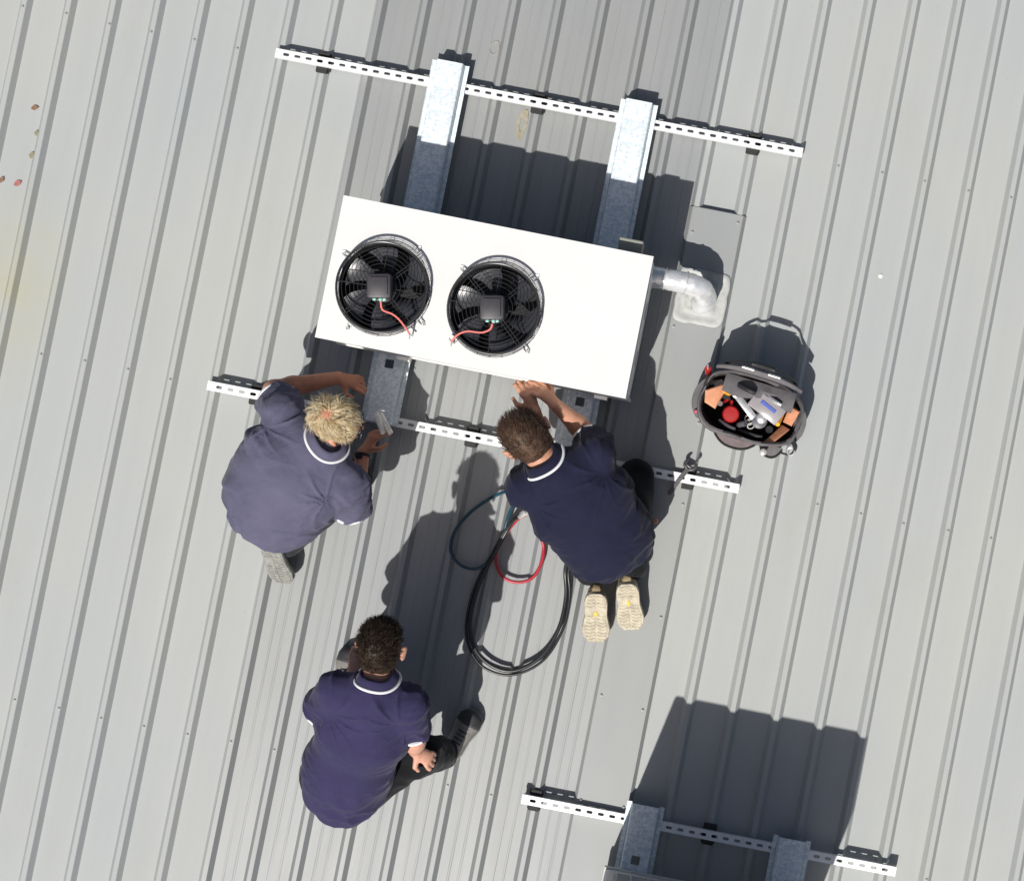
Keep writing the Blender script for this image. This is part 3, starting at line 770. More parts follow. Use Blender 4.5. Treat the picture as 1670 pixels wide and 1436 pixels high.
def shoe(parent, heel, toe, up, upper_m, sole_m, tread=False, badge=False, name='boot', hgt=.10, cap_m=None):
    """heel, toe: ends of the sole centre line; up: from the sole towards the leg"""
    heel, toe = Vector(heel), Vector(toe); f = (toe - heel); Lh = f.length; f.normalize()
    up = Vector(up); up = (up - f * up.dot(f)).normalized(); sd = f.cross(up)
    def hwid(u):
        base = np.interp(u, [0, .06, .2, .45, .72, .88, .96, 1], [.020, .040, .048, .046, .058, .053, .036, .014]); return float(base)
    mb = MB(); rings = []
    for u in np.linspace(0, 1, 15):
        c = heel + f * (Lh * u); wd = hwid(u) * .97; h = float(np.interp(u, [0, .1, .28, .5, .75, .92, 1], [.07, hgt, hgt, .078, .058, .044, .026]))
        rings.append([c + sd * (wd * math.cos(a) * (1 if math.sin(a) < .3 else .96)) + up * (.012 + max(0, math.sin(a)) * h + min(0, math.sin(a)) * .004) for a in np.linspace(0, 2 * math.pi, 17)[:-1]])
    mb.loft(rings); b = mb.build(name, upper_m, parent, smooth='all')
    if cap_m:
        cm = MB(); rings = []
        for u in np.linspace(.74, 1, 7):
            c = heel + f * (Lh * u); wd = hwid(u) * 1.0; h = float(np.interp(u, [.7, .92, 1], [.064, .049, .030]))
            rings.append([c + sd * (wd * math.cos(a)) + up * (.013 + max(0, math.sin(a)) * h) for a in np.linspace(0, 2 * math.pi, 17)[:-1]])
        cm.loft(rings); cm.build('toe_cap', cap_m, b, smooth='all')
        lc = MB()
        for u in (.40, .47, .54, .61):
            c = heel + f * (Lh * u); h = float(np.interp(u, [.28, .5, .75], [hgt, .078, .058])) + .013
            lc.tube([c + sd * -.020 + up * (h - .006), c + up * (h + .003), c + sd * .020 + up * (h - .006)], .003, 6)
        lc.build('laces', cap_m, b)['kind'] = 'stuff'
    sm = MB(); outl = []
    us = np.linspace(0, 1, 22)
    outl = [(u, hwid(u) * 1.04) for u in us] + [(u, -hwid(u) * 1.04) for u in us[::-1]]
    def lay(k, h): return [heel + f * (Lh * (.5 + (u - .5) * k)) + sd * (w_ * k) + up * h for u, w_ in outl]
    sm.loft([lay(.97, .014), lay(1.0, .012), lay(1.0, -.010), lay(.96, -.013)])
    so_ = sm.build('sole', sole_m, b, smooth=True)
    if tread:
        tm = MB(); us_ = [.06, .13, .20, .27] + [.46, .53, .60, .67, .74, .81, .88, .94]
        for q, u in enumerate(us_):
            wd = hwid(u)
            for sx in (-1, 1):
                for part in (0, 1):
                    w_ = wd * .38
                    c = heel + f * (Lh * (u + (.012 if part else 0))) + sd * (sx * (w_ * .62 + part * w_ * 1.15)) - up * .0135
                    a1 = (f + sd * (sx * .35 * (1 if part else -1))).normalized(); a2 = up.cross(a1)
                    tm.box(c, (Lh * .052, w_ * .95, .0035), (a1, a2, up))
        tm.build('tread', sole_m, b)['kind'] = 'stuff'
    if badge:
        bm_ = MB(); bm_.lathe(heel + f * (Lh * .40) - up * .0135, [(.009, 0), (.009, .003), (.006, .004)], (f * 1.6, sd * .8, -up), n=14); bm_.build('sole_badge', MYEL, b)
    return b

def hand(F, wrist, d, back, thumb_side, curl=.5, spread=.35, r=1.0, tips=None):
    """palm, four jointed fingers of unequal length and a thumb leaving the side of the palm"""
    d = Vector(d).normalized(); back = Vector(back); back = (back - d * back.dot(d)).normalized(); sd = d.cross(back) * thumb_side
    wr = Vector(wrist); kn = wr + d * .088
    lat = sd
    F.eseg(wr + d * .012, kn - d * .012, lat, .025, .016, .033, .014, k=.012)
    for q, (off, ln) in enumerate(((.029, .068), (.010, .077), (-.010, .072), (-.028, .056))):
        b = kn + sd * off - d * (.004 * abs(q - 1)); dd = (d + sd * (off * 2.2 * spread)).normalized()
        cu = curl * (1 + .10 * q); p = b; l = [ln * .46, ln * .31, ln * .23]; a = cu * .35
        for j in range(3):
            a += cu * (.25 + .35 * j); e = p + (dd * math.cos(a) - back * math.sin(a)) * l[j]
            F.seg(p, e, (.0092 - .0008 * j) * r, (.0086 - .0010 * j) * r, k=.005); p = e
    p = wr + d * .026 + sd * .028 - back * .004
    m_ = p + (d * .6 + sd * .62 - back * .45 * curl).normalized() * .040; e = m_ + (d * .92 + sd * .1 - back * .55 * curl).normalized() * .033
    F.seg(p - sd * .012, m_, .0135 * r, .0105 * r, k=.012); F.seg(m_, e, .0102 * r, .0082 * r, k=.005)

def head_frame(f, u):
    f = Vector(f).normalized(); u = Vector(u); u = (u - f * u.dot(f)).normalized(); r = f.cross(u); return f, u, r
def head(F, c, f, u, r, sc=1.0):
    c = Vector(c); A = (f, r, u)
    E = lambda o, rad, k=.018, ax=A: F.ell(c + f * (o[0] * sc) + r * (o[1] * sc) + u * (o[2] * sc), ax, [q * sc for q in rad], k)
    E((-.012, 0, .030), (.096, .077, .088))          # cranium
    E((.030, 0, -.030), (.060, .060, .075), .03)     # face
    E((.045, 0, -.085), (.035, .040, .026), .03)     # chin and jaw
    E((.074, 0, .016), (.016, .046, .012), .02)      # brow
    E((.098, 0, -.022), (.018, .012, .020), .012)    # nose tip
    E((.090, 0, -.004), (.012, .009, .022), .012)    # bridge
    E((.080, 0, -.062), (.012, .024, .007), .010)    # lips
    for s in (-1, 1):
        E((.060, s * .042, -.025), (.024, .02, .022), .02)       # cheeks
        fa = (f * .95 + r * (s * .3)).normalized(); ra = u.cross(fa).normalized()
        E((-.006, s * .087, -.012), (.020, .009, .034), .006, (fa, ra, u))   # ear
        E((-.002, s * .096, .004), (.014, .005, .020), .004, (fa, ra, u))

def eyes(parent, c, f, u, r):
    for s in (-1, 1):
        mb = MB(); p = Vector(c) + f * .078 + r * (s * .031) + u * .0
        mb.lathe(p, [(.001, -.0105), (.007, -.0075), (.0105, 0), (.007, .0075), (.001, .0105)], (r, u, f), n=12); mb.build('eye', MEYE, parent, smooth='all')

def build_person(label, base, J, skin, shirt_m, trou_m, face, crown, torso, hem, sleeves=(.66, .66), srad=(.066, .072), hands=None, legs=None, wrinkle_seed=1, collar=None, torso_k=.07, belly=None, group=None, hs=1.0, troff=0.0):
    p = empty('person', base); tag(p, label, 'person', group)
    f, u, r = head_frame(face, crown)
    tp = [P(*t[:3]) for t in torso]; W_ = [t[3] for t in torso]; D_ = [t[4] for t in torso]
    SL, SR = P(*J['sl']), P(*J['sr']); lat = (SR - SL).normalized()
    HL, HR = P(*J['hl']), P(*J['hr'])
    nk, hd_ = P(*J['neck']), P(*J['head'])
    # body
    B = Field(.0055)
    for i in range(len(tp) - 1): B.eseg(tp[i], tp[i + 1], lat, W_[i] - .045, D_[i] - .035, W_[i + 1] - .045, D_[i + 1] - .035)
    B.seg(tp[-1], nk, .068, .066, .03); B.seg(nk, hd_ - u * .03 - f * .02, .066, .058, .02)
    head(B, hd_, f, u, r, hs)
    for S_, e_, w_, hd2 in ((SL, 'el', 'wl', 'L'), (SR, 'er', 'wr', 'R')):
        E_, Wr = P(*J[e_]), P(*J[w_])
        B.seg(tp[-1], S_, .055, .055, .03); B.seg(S_, E_, .050, .041, .03)
        mid = E_.lerp(Wr, .3); B.seg(E_, mid, .041, .042, .02); B.seg(mid, Wr, .042, .027, .02)
        h = hands[hd2]; hand(B, Wr, h[0], h[1], h[2], h[3] if len(h) > 3 else .5)
    for H_, k_, a_ in ((HL, 'kl', 'al'), (HR, 'kr', 'ar')):
        K_, A_ = P(*J[k_]), P(*J[a_]); B.seg(tp[0], H_, .085, .085); B.seg(H_, K_, .078, .052, .04)
        B.seg(K_, K_.lerp(A_, .35), .050, .050, .03); B.seg(K_.lerp(A_, .35), A_, .050, .036, .02)
    bo = B.mesh('body', skin, p)
    eyes(p, hd_, f, u, r)
    # polo shirt
    S = Field(.006)
    for i in range(len(tp) - 1): S.eseg(tp[i], tp[i + 1], lat, W_[i], D_[i], W_[i + 1], D_[i + 1], torso_k)
    if belly:
        for bb in belly: S.eseg(P(*bb[0]), P(*bb[1]), lat, bb[2], bb[3], bb[4], bb[5], torso_k)
    S.seg(tp[-1], nk - (hd_ - nk).normalized() * .012, .085, .066, .05)
    ends = []
    for S_, e_, fr in ((SL, 'el', sleeves[0]), (SR, 'er', sleeves[1])):
        E_ = P(*J[e_]); q = S_.lerp(E_, fr); S.seg(tp[-1], S_, .075, .068, .05); S.cseg(S_, q, srad[0], srad[1], .035)
        ends.append((q, (E_ - S_).normalized(), srad[1], S_))
    S.cut.append((P(*hem[0]), -Vector(hem[1]).normalized()))
    ctr = sum(tp, Vector()) / len(tp); ax_sp = (tp[-1] - tp[0]).normalized(); latv = np.array(lat); axv = np.array(ax_sp); cv = np.array(ctr)
    def disp(V, F):
        V = relax(V, F, 1); N = vnormals(V, F); q = V - cv
        la = q @ latv; al = q @ axv
        edge = np.clip((np.abs(la) - .08) / .12, 0, 1); low = np.clip((-al - .06) / .15, 0, 1)
        nw = np.stack([la * 9 + al * 5, al * 13 - la * 6, V[:, 2] * 7], -1) + 50
        warp = vnoise(V * 6 + 20, wrinkle_seed + 3)[:, None] * 1.6
        n1 = 1 - np.abs(2 * vnoise(nw + warp, wrinkle_seed) - 1); n2 = 1 - np.abs(2 * vnoise(nw * 1.9 + warp * 2, wrinkle_seed + 1) - 1)
        n0 = vnoise(V * 5 + 31, wrinkle_seed + 2) - .5
        a = .0035 + .017 * np.maximum(edge, low)
        fold = 0
        for A_, kk in ((SL.lerp(tp[-2], .22) - lat * .035, 1), (SR.lerp(tp[-2], .22) + lat * .035, -1)):
            d_ = V - np.array(A_); rd = np.linalg.norm(d_, axis=1) + 1e-6; ang = np.arctan2(d_ @ axv, d_ @ latv)
            sn = np.abs(np.sin(ang * 5.5 * kk + 2.2 * vnoise(V * 7 + 11, wrinkle_seed + 9) + wrinkle_seed)); fold = fold + (1 - sn) ** 3 * np.exp(-((rd - .130) / .055) ** 2) * np.clip((rd - .06) / .06, 0, 1) * (.3 + 1.2 * vnoise(V * 9 + 60, wrinkle_seed + 13)) * .011
        return V + N * ((n1 - .5) * a + (n2 - .5) * a * .45 + n0 * .010 + fold)[:, None]
    sh = S.mesh('polo_shirt', shirt_m, p, disp)
    # collar: stand with a folded leaf, white edge stripe
    na = Vector(collar[1]).normalized(); cc = P(*collar[0]); c1 = lat - na * lat.dot(na); c1.normalize(); c2 = na.cross(c1)
    cr = collar[2] if len(collar) > 2 else 1.0
    mb = MB(); rings = []
    for rad, h in ((.056, .030), (.062, .040), (.071, .032), (.088, .004), (.085, 0), (.066, .006), (.050, .010)):
        rings.append([cc + (c1 * math.cos(a) + c2 * (math.sin(a) * .92)) * (rad * cr) + na * (h + .004 * math.sin(3 * a + 1)) for a in np.linspace(0, 2 * math.pi, 41)[:-1]])
    rings.append(rings[0]); mb.loft(rings, False, False); co = mb.build('collar', shirt_m, sh, smooth='all')
    mb = MB()
    mb.tube([cc + (c1 * math.cos(a) + c2 * (math.sin(a) * .92)) * (.0885 * cr) + na * (.004 + .004 * math.sin(3 * a + 1)) for a in np.linspace(0, 2 * math.pi, 49)[:-1]], .0062, 8, closed=True)
    mb.build('collar_stripe', MTRIM, sh, smooth='all')
    for q, dr, rad, S_ in ends:
        c1 = dr.orthogonal().normalized(); c2 = dr.cross(c1); mb = MB()
        q2 = q; ra = rad * 1.0
        mb.loft([[q2 + dr * h + (c1 * math.cos(a) + c2 * math.sin(a)) * rr2 for a in np.linspace(0, 2 * math.pi, 33)[:-1]] for rr2, h in ((ra * .97, -.014), (ra * 1.09, -.012), (ra * 1.10, .0), (ra * 1.04, .005), (ra * .7, .001))], True, True)
        mb.build('sleeve_stripe', MTRIM, sh, smooth=True)
    # trousers
    T = Field(.0075)
    T.eseg(tp[0], tp[1], lat, W_[0] - .03, D_[0] - .03, W_[1] - .04, D_[1] - .035, .05)
    for H_, k_, a_ in ((HL, 'kl', 'al'), (HR, 'kr', 'ar')):
        K_, A_ = P(*J[k_]), P(*J[a_]); T.seg(tp[0], H_, .105 - troff, .100 - troff, .05); T.seg(H_, K_, .100 - troff * .5, .075, .05)
        M_ = K_.lerp(A_, .5); T.seg(K_, M_, .074, .068, .04); T.seg(M_, A_, .068, .058, .03)
    def disp2(V, F):
        V = relax(V, F, 1); N = vnormals(V, F)
        n1 = 1 - np.abs(2 * vnoise(V * np.array([11, 11, 15]) + 40 + 2 * vnoise(V * 7 + 9, 4)[:, None], wrinkle_seed + 7) - 1)
        return V + N * ((n1 - .5) * .016)[:, None]
    T.mesh('trousers', trou_m, p, disp2)
    return p, bo, sh, (hd_, f * hs, u * hs, r * hs), lat

def strands(name, m, parent, fr, n, length, curl, rad, mask, seed, lift=.35, comb=(0, 0, 0), shell=1.0, bald=None, seg=6, flow=0.0, freq=7, clump=1, side=1.0):
    """hair as many tapering strands rooted on the scalp"""
    c, f, u, r = fr; HS = f.length; rr = random.Random(seed); mb = MB(); k = 0; tries = 0; clump_left = 0
    comb = f * comb[0] + r * comb[1] + u * comb[2]
    while k < n and tries < n * 30:
        tries += 1
        if clump_left > 0:
            v = (v0 + Vector((rr.gauss(0, .055), rr.gauss(0, .055), rr.gauss(0, .055)))).normalized(); clump_left -= 1
        else:
            v = Vector((rr.gauss(0, 1), rr.gauss(0, 1), rr.gauss(0, 1))).normalized(); v0 = v.copy(); clump_left = clump - 1
            cph, cfq, cj, cln = rr.uniform(0, 6.28), rr.uniform(.7, 1.2), Vector((rr.gauss(0, .3), rr.gauss(0, .3), rr.gauss(0, .3))), rr.uniform(.6, 1.2)
        if not mask(v.x, v.y, v.z): continue
        if bald and (v - Vector(bald[:3]).normalized()).length < bald[3] * rr.uniform(.2, 1.7): continue
        e = Vector((v.x * .096 - .012, v.y * .077, v.z * .088 + .030)) * shell
        root = c + f * e.x + r * e.y + u * e.z
        nn = (f * (v.x / .096) + r * (v.y / .077) + u * (v.z / .088)).normalized()
        tv = Vector((v.x + .45, v.y, v.z - .85)); tv = f * tv.x + r * tv.y + u * tv.z; nn = nn.normalized(); tv = tv - nn * tv.dot(nn); tv = tv.normalized() if tv.length > .01 else nn.orthogonal()
        d = (nn * lift + tv * flow + comb + cj + Vector((rr.gauss(0, .08), rr.gauss(0, .08), rr.gauss(0, .08)))).normalized()
        ln = length * cln * rr.uniform(.9, 1.1) * (side if v.z < .25 else 1); pts = [root - nn * .004]; p = root.copy(); ph = cph + rr.gauss(0, .25); fq = cfq
        sd = nn.cross(d); sd = sd.normalized() if sd.length > 1e-4 else nn.orthogonal()
        for i in range(seg):
            t = (i + 1) / seg
            dd = (d + sd * (curl * math.sin(ph + t * freq * fq)) + nn * (curl * .7 * math.cos(ph + t * freq * fq)) - nn * (.45 * t * (1 if curl > .2 else .2))).normalized()
            p = p + dd * (ln / seg)
            q = p - c; qe = Vector((q.dot(f) / HS ** 2 + .012, q.dot(r) / HS ** 2, q.dot(u) / HS ** 2 - .03)); g = math.sqrt((qe.x / .096) ** 2 + (qe.y / .077) ** 2 + (qe.z / .088) ** 2)
            if g < 1.02 and g > .1: p = p + nn * ((1.03 - g) * .085)
            pts.append(p.copy())
        mb.tube(pts, [rad * (1 - .75 * (i / seg) ** 1.6) for i in range(seg + 1)], 3, caps=False); k += 1
    return mb.build(name, m, parent, smooth='all')
def hair_cap(name, m, parent, fr, thick, front, back, seed, amp=.004, freq=60, vox=.0045):
    c, f, u, r = fr; HS = f.length; fn, rn, un = f / HS, r / HS, u / HS; F = Field(vox)
    F.ell(c - f * .012 + u * .030, (fn, rn, un), (.096 * HS + thick, .077 * HS + thick * .35, .088 * HS + thick), .01)
    F.ell(c - f * .042 - u * .034, (fn, rn, un), (.054 * HS + thick * .5, .060 * HS + thick * .5, .066 * HS), .03)
    F.cut.append((c + f * front[0] + u * front[1], (f * front[2] - u * front[3]).normalized()))
    F.cut.append((c - f * .05 + u * back, -(u + f * -.25).normalized()))
    def disp(V, Fc):
        N = vnormals(V, Fc); n = vnoise(V * freq + 80, seed) - .5; n2 = vnoise(V * freq * .4 + 80, seed + 1) - .5
        return V + N * (n * amp + n2 * amp * 1.5)[:, None]
    return F.mesh(name, m, parent, disp)

W3 = lambda x, y, z=0.0: Vector((x, -y, z))       # direction given in image axes (x right, y down)

# ---- the blond man kneeling at the left channel
j1 = dict(neck=(530, 716, .64), head=(549, 688, .66), sl=(462, 676, .58), sr=(566, 792, .57), el=(446, 636, .36), wl=(551, 616, .30),
          er=(574, 836, .36), wr=(592, 738, .30), hl=(420, 820, .38), hr=(456, 852, .36), kl=(500, 730, .08), kr=(575, 782, .10), al=(420, 812, .10), ar=(468, 884, .13))
p1, b1, s1, h1, lat1 = build_person('blond man in a faded navy polo kneeling at the left channel', P(470, 800, 0), j1, SKIN_A, MSH1, MTROU1,
    W3(.93, .16, -.34), W3(.27, -.24, .93),
    [(436, 832, .40, .185, .15), (447, 812, .47, .215, .155), (478, 768, .57, .220, .145), (510, 735, .62, .165, .10)],
    ((440, 862, .36), W3(.52, -.72, .45)), hands=dict(L=(W3(.86, .22, -.35), W3(-.1, -.3, .9), 1, .75), R=(W3(.52, -.82, -.08), W3(-.6, -.2, .7), 1, .8)),
    sleeves=(.50, .72), collar=((533, 720, .67), W3(.46, -.40, .70), 1.08), wrinkle_seed=11, srad=(.078, .082))
p1['label'] = 'blond man in a faded navy polo kneeling at the left channel'
strands('hair', MHAIR_BLOND, p1, h1, 5200, .058, .52, .0010, lambda x, y, z: (z > -.34 and x < .52 and not (x > -.25 and z < .12)) , 5, lift=.17, comb=(.05, 0, 0), bald=(-.55, .05, .83, .20), seg=8, flow=.85, freq=6, clump=8, side=.45)
shoe(p1, P(440, 888, .20), P(464, 948, .05), W3(.25, -.30, -.85), MDBOOT, MGSOLE, tread=True)
shoe(p1, P(408, 836, .15), P(392, 858, .02), W3(.7, -.7, -.3), MDBOOT, MGSOLE)
# watch and glasses
wr = P(592, 742, .30); d = (P(592, 738, .30) - P(574, 836, .36)).normalized(); a1 = d.orthogonal().normalized()
mb = MB(); mb.ring(wr, .031, .006, (a1, d.cross(a1)), n=24, m=6); mb.box(wr + Vector((-.01, .0, .030)), (.03, .03, .010), (d.cross(UP).normalized(), d, UP), bev=.003); mb.build('watch', MBLACK, p1, smooth=True)
c, f, u, r = h1; mb = MB()
for s in (-1, 1):
    mb.ring(c + f * .101 + r * (s * .033) + u * .001, .023, .0022, (r, u), n=20, m=5)
    mb.tube([c + f * .100 + r * (s * .056) + u * .004, c + f * .05 + r * (s * .080) + u * .006, c - f * .01 + r * (s * .086) + u * .004], .002, 5)
mb.tube([c + f * .104 - r * .011, c + f * .104 + r * .011], .002, 5); mb.build('glasses', MBLACK, p1)

# ---- the dark haired man crouching at the right channel
j2 = dict(neck=(888, 750, .60), head=(858, 712, .61), sl=(858, 796, .54), sr=(972, 742, .57), el=(890, 742, .36), wl=(872, 672, .52),
          er=(958, 708, .38), wr=(906, 660, .51), hl=(968, 898, .28), hr=(1020, 880, .28), kl=(910, 800, .09), kr=(1036, 780, .09), al=(962, 930, .13), ar=(1030, 925, .13))
p2, b2, s2, h2, lat2 = build_person('brown haired man in a dark navy polo kneeling at the right end of the unit', P(960, 850, 0), j2, SKIN_B, MSH2, MTROU2,
    W3(-.55, -.62, -.50), W3(-.25, -.30, .9),
    [(992, 888, .30, .185, .15), (984, 868, .37, .19, .15), (946, 818, .50, .20, .13), (914, 779, .56, .155, .095)],
    ((1000, 915, .26), W3(-.42, -.70, .45)), hands=dict(L=(W3(-.30, -.90, .22), W3(.5, .1, .8), -1, .6), R=(W3(-.62, -.62, .25), W3(.5, -.3, .8), 1, .6)),
    sleeves=(.62, .60), collar=((889, 753, .615), W3(-.55, -.62, .62), 1.08), wrinkle_seed=21, srad=(.072, .074), hs=1.12)
hair_cap('hair', MHAIR_BROWN, p2, h2, .008, (.075, .03, 1, -.35), -.10, 3)
strands('hair_tips', MHAIR_BROWN, p2, h2, 2200, .022, .25, .0011, lambda x, y, z: z > -.25 and x < .72 and not (x > -.3 and z < .18), 9, lift=.5, comb=(.5, .2, .1), shell=1.06, seg=3)
shoe(p2, P(972, 966, .21), P(972, 1044, .07), W3(0, -.5, -.85), MTAN, MTSOLE, tread=True, badge=True)
shoe(p2, P(1022, 950, .21), P(1030, 1024, .07), W3(0, -.5, -.85), MTAN, MTSOLE, tread=True, badge=True)
mb = MB(); mb.lathe(P(1069, 849, .14), [(.012, -.006), (.013, 0), (.009, .008)], n=14); mb.build('orange_button', MORANGE, p2)

# ---- the man squatting at the bottom
j3 = dict(neck=(615, 1110, .95), head=(621, 1056, .955), sl=(550, 1126, .91), sr=(666, 1149, .91), el=(521, 1164, .68), wl=(574, 1104, .55),
          er=(676, 1204, .69), wr=(676, 1222, .57), hl=(536, 1262, .45), hr=(594, 1276, .45), kl=(598, 1106, .48), kr=(690, 1228, .42), al=(572, 1122, .12), ar=(726, 1228, .13))
p3, b3, s3, h3, lat3 = build_person('dark haired man in a navy polo squatting with his back to us at the bottom', P(600, 1230, 0), j3, SKIN_C, MSH3, MTROU2,
    W3(.10, -.60, -.78), W3(.06, -.80, .60),
    [(561, 1284, .46, .165, .15), (570, 1250, .57, .165, .145), (593, 1190, .78, .168, .13), (609, 1140, .91, .140, .092)],
    ((556, 1324, .40), W3(.25, -.75, .55)), hands=dict(L=(W3(.2, -.8, -.1), W3(0, 0, 1), 1, .5), R=(W3(.55, .45, -.40), W3(.3, -.2, .9), 1, .85)),
    sleeves=(.80, .70), collar=((616, 1108, .975), W3(.06, -.80, .50), .98), wrinkle_seed=31, srad=(.066, .070))
hair_cap('hair', MHAIR_DARK, p3, h3, .010, (.072, .035, 1, -.35), -.150, 4)
strands('hair_tips', MHAIR_DARK, p3, h3, 2600, .024, .5, .0012, lambda x, y, z: (z > -.30 or (x < -.4 and z > -.8)) and x < .80 and not (x > -.3 and z < .18), 19, lift=.6, comb=(.25, 0, .1), shell=1.07, seg=3)
shoe(p3, P(729, 1236, .03), P(776, 1159, .02), UP, MGBOOT, MGSOLE, hgt=.10, cap_m=MDBOOT)
shoe(p3, P(555, 1146, .03), P(576, 1054, .02), UP, MGBOOT, MGSOLE, hgt=.10, cap_m=MDBOOT)

# ------------------------------------------------------------------ tool bag
MBAG = mat('grey_bag_fabric', (0.125, 0.118, 0.124), 0.75, 0, var=.18, vscale=24, bump=.35, bscale=260, bdist=.003)
MBAG2 = mat('brown_grey_pocket', (0.17, 0.135, 0.138), 0.75, 0, var=.15, vscale=24, bump=.35, bscale=260, bdist=.003)
MBAGB = mat('black_webbing', (0.015, 0.015, 0.017), 0.6, 0, var=.2, vscale=60)
MLIN = mat('dark_lining', (0.030, 0.027, 0.028), 0.9)
bc = P(1221, 668, .0); bang = math.radians(-17)
bag = empty('tool_bag', bc, (0, 0, bang)); tag(bag, 'open grey tool bag full of tools standing beside the foil pipe', 'bag')
def bl(mb, name, m, parent=bag, smooth=False):
    o = mb.build(name, m, None, smooth); o.parent = parent; return o
def sq(a, b, p, n=48, jit=0, seed=0):
    r = random.Random(seed); out = []
    for k in range(n):
        t = 2 * math.pi * k / n; c, s = math.cos(t), math.sin(t); q = (abs(c) ** p + abs(s) ** p) ** (-1 / p)
        q *= 1 + jit * math.sin(3 * t + seed) + jit * .6 * math.sin(7 * t + seed * 2)
        out.append((a * q * c, b * q * s))
    return out
BZ = 0.03
def lvl(a, b, p, z, jit=.012, seed=1, tilt=0.0, cy=0): return [(x, y + cy, z + BZ + tilt * y) for x, y in sq(a, b, p, jit=jit, seed=seed)]
mb = MB()
mb.loft([lvl(.205, .120, 4, 0), lvl(.215, .128, 4, .02), lvl(.222, .135, 3.6, .12, .016), lvl(.222, .140, 3.2, .21, .018, 2), lvl(.220, .140, 3, .235, .02, 2, .10), lvl(.214, .134, 3, .240, .02, 2, .10), lvl(.206, .126, 3, .225, .02, 2), lvl(.200, .118, 3, .10), lvl(.195, .112, 3, .012)], True, True)
# lining colour inside
rb_ = random.Random(4); fq_ = [(rb_.uniform(12, 40), rb_.uniform(12, 40), rb_.uniform(15, 45), rb_.uniform(0, 6)) for _ in range(5)]
mb.v = [(x * (1 + .012 * sum(math.sin(a * x + b * y + c_ * z + d_) for a, b, c_, d_ in fq_)), y * (1 + .018 * sum(math.sin(b * x + a * y + c_ * z + d_) for a, b, c_, d_ in fq_)), z + (.013 * math.sin(15 * x + 9 * y + 1) + .007 * math.sin(37 * x - 23 * y) if z > BZ + .15 else 0)) for x, y, z in mb.v]
o = bl(mb, 'bag_body', [MBAG, MLIN], bag, True)
me = o.data
idx = []
for pg in me.polygons:
    c = pg.center; inside = (abs(c.x) / .2105) ** 3 + (abs(c.y) / .1295) ** 3 < 1 and c.z > BZ + .008
    idx.append(1 if inside else 0)
me.polygons.foreach_set('material_index', idx)
# rear lid and carry handle
mb = MB(); rings = []
for i in range(13):
    x = -.19 + .38 * i / 12; e = 1 - abs(x / .20) ** 2.6; z = BZ + .215 + .085 * e
    rings.append([(x, .120 + .02 * e, BZ + .20), (x, .132 + .02 * e, BZ + .20), (x, .138 + .026 * e, z), (x, .132 + .026 * e, z + .006), (x, .124 + .016 * e, z - .006)])
mb.loft(rings); bl(mb, 'rear_panel', MBAG, bag, True)
mb = MB(); pts = spline([(-.16, .150, BZ + .20), (-.13, .170, BZ + .265), (-.06, .180, BZ + .318), (.06, .180, BZ + .318), (.13, .170, BZ + .265), (.16, .150, BZ + .20)], 6)
mb.tube(pts, .010, 8, flat=.5, flat_dir=(0, 1, .4)); mb.tube(spline([(-.05, .181, BZ + .320), (0, .182, BZ + .322), (.05, .181, BZ + .320)], 4), .012, 10); bl(mb, 'carry_handle', MBAGB, bag, True)
for x in (-.06, .055):
    mb = MB(); mb.box((x, .158, BZ + .305), (.055, .006, .014), (Vector((1, 0, 0)), Vector((0, .8, .6)), Vector((0, -.6, .8))), bev=.002)
    bl(mb, 'buckle', MSTEEL, bag)
# inner organiser flap leaning forward over the rear half
mb = MB(); rings = []
for i in range(9):
    x = -.14 + .31 * i / 8; b = .012 * math.sin(i * 1.9)
    rings.append([(x, .118, BZ + .235 + b), (x, .085, BZ + .255 + b), (x, .045 - .01 * math.sin(i), BZ + .250 + b), (x, .040 - .01 * math.sin(i), BZ + .238 + b), (x, .080, BZ + .236 + b), (x, .112, BZ + .220 + b)])
mb.loft(rings); bl(mb, 'organiser_flap', MBAG, bag, True)
# front pockets
for (x0, x1, dp, z, m) in ((-.125, .075, .052, .155, MBAG2), (.085, .185, .045, .13, MBAG)):
    mb = MB(); cx, hw_ = (x0 + x1) / 2, (x1 - x0) / 2; rings = []
    for zz, k in ((.0, .88), (.03, 1.0), (z - .02, 1.03), (z, .98)):
        rings.append([(cx + hw_ * k * q, -.128 - dp * k * (1 - abs(q) ** 2.6), BZ + zz) for q in np.linspace(-1, 1, 13)] + [(cx + hw_ * k, -.12, BZ + zz), (cx - hw_ * k, -.12, BZ + zz)])
    mb.loft(rings); po = bl(mb, 'front_pocket', m, bag, True)
    mb = MB(); mb.tube([(cx + hw_ * 1.0 * q, -.129 - dp * (1 - abs(q) ** 2.6), BZ + z + .001) for q in np.linspace(-1, 1, 13)], .005, 6); mb.build('pocket_piping', MBAGB).parent = po
for sx in (-1, 1):
    mb = MB(); rings = []
    for zz, k in ((.0, .85), (.10, 1.0), (.15, .97)):
        rings.append([(sx * (.212 + .04 * k * (1 - abs(q) ** 2.4)), -.01 + .09 * k * q, BZ + zz) for q in np.linspace(-1, 1, 11)] + [(sx * .20, .08, BZ + zz), (sx * .20, -.10, BZ + zz)])
    mb.loft(rings); bl(mb, 'side_pocket', MBAG, bag, True)
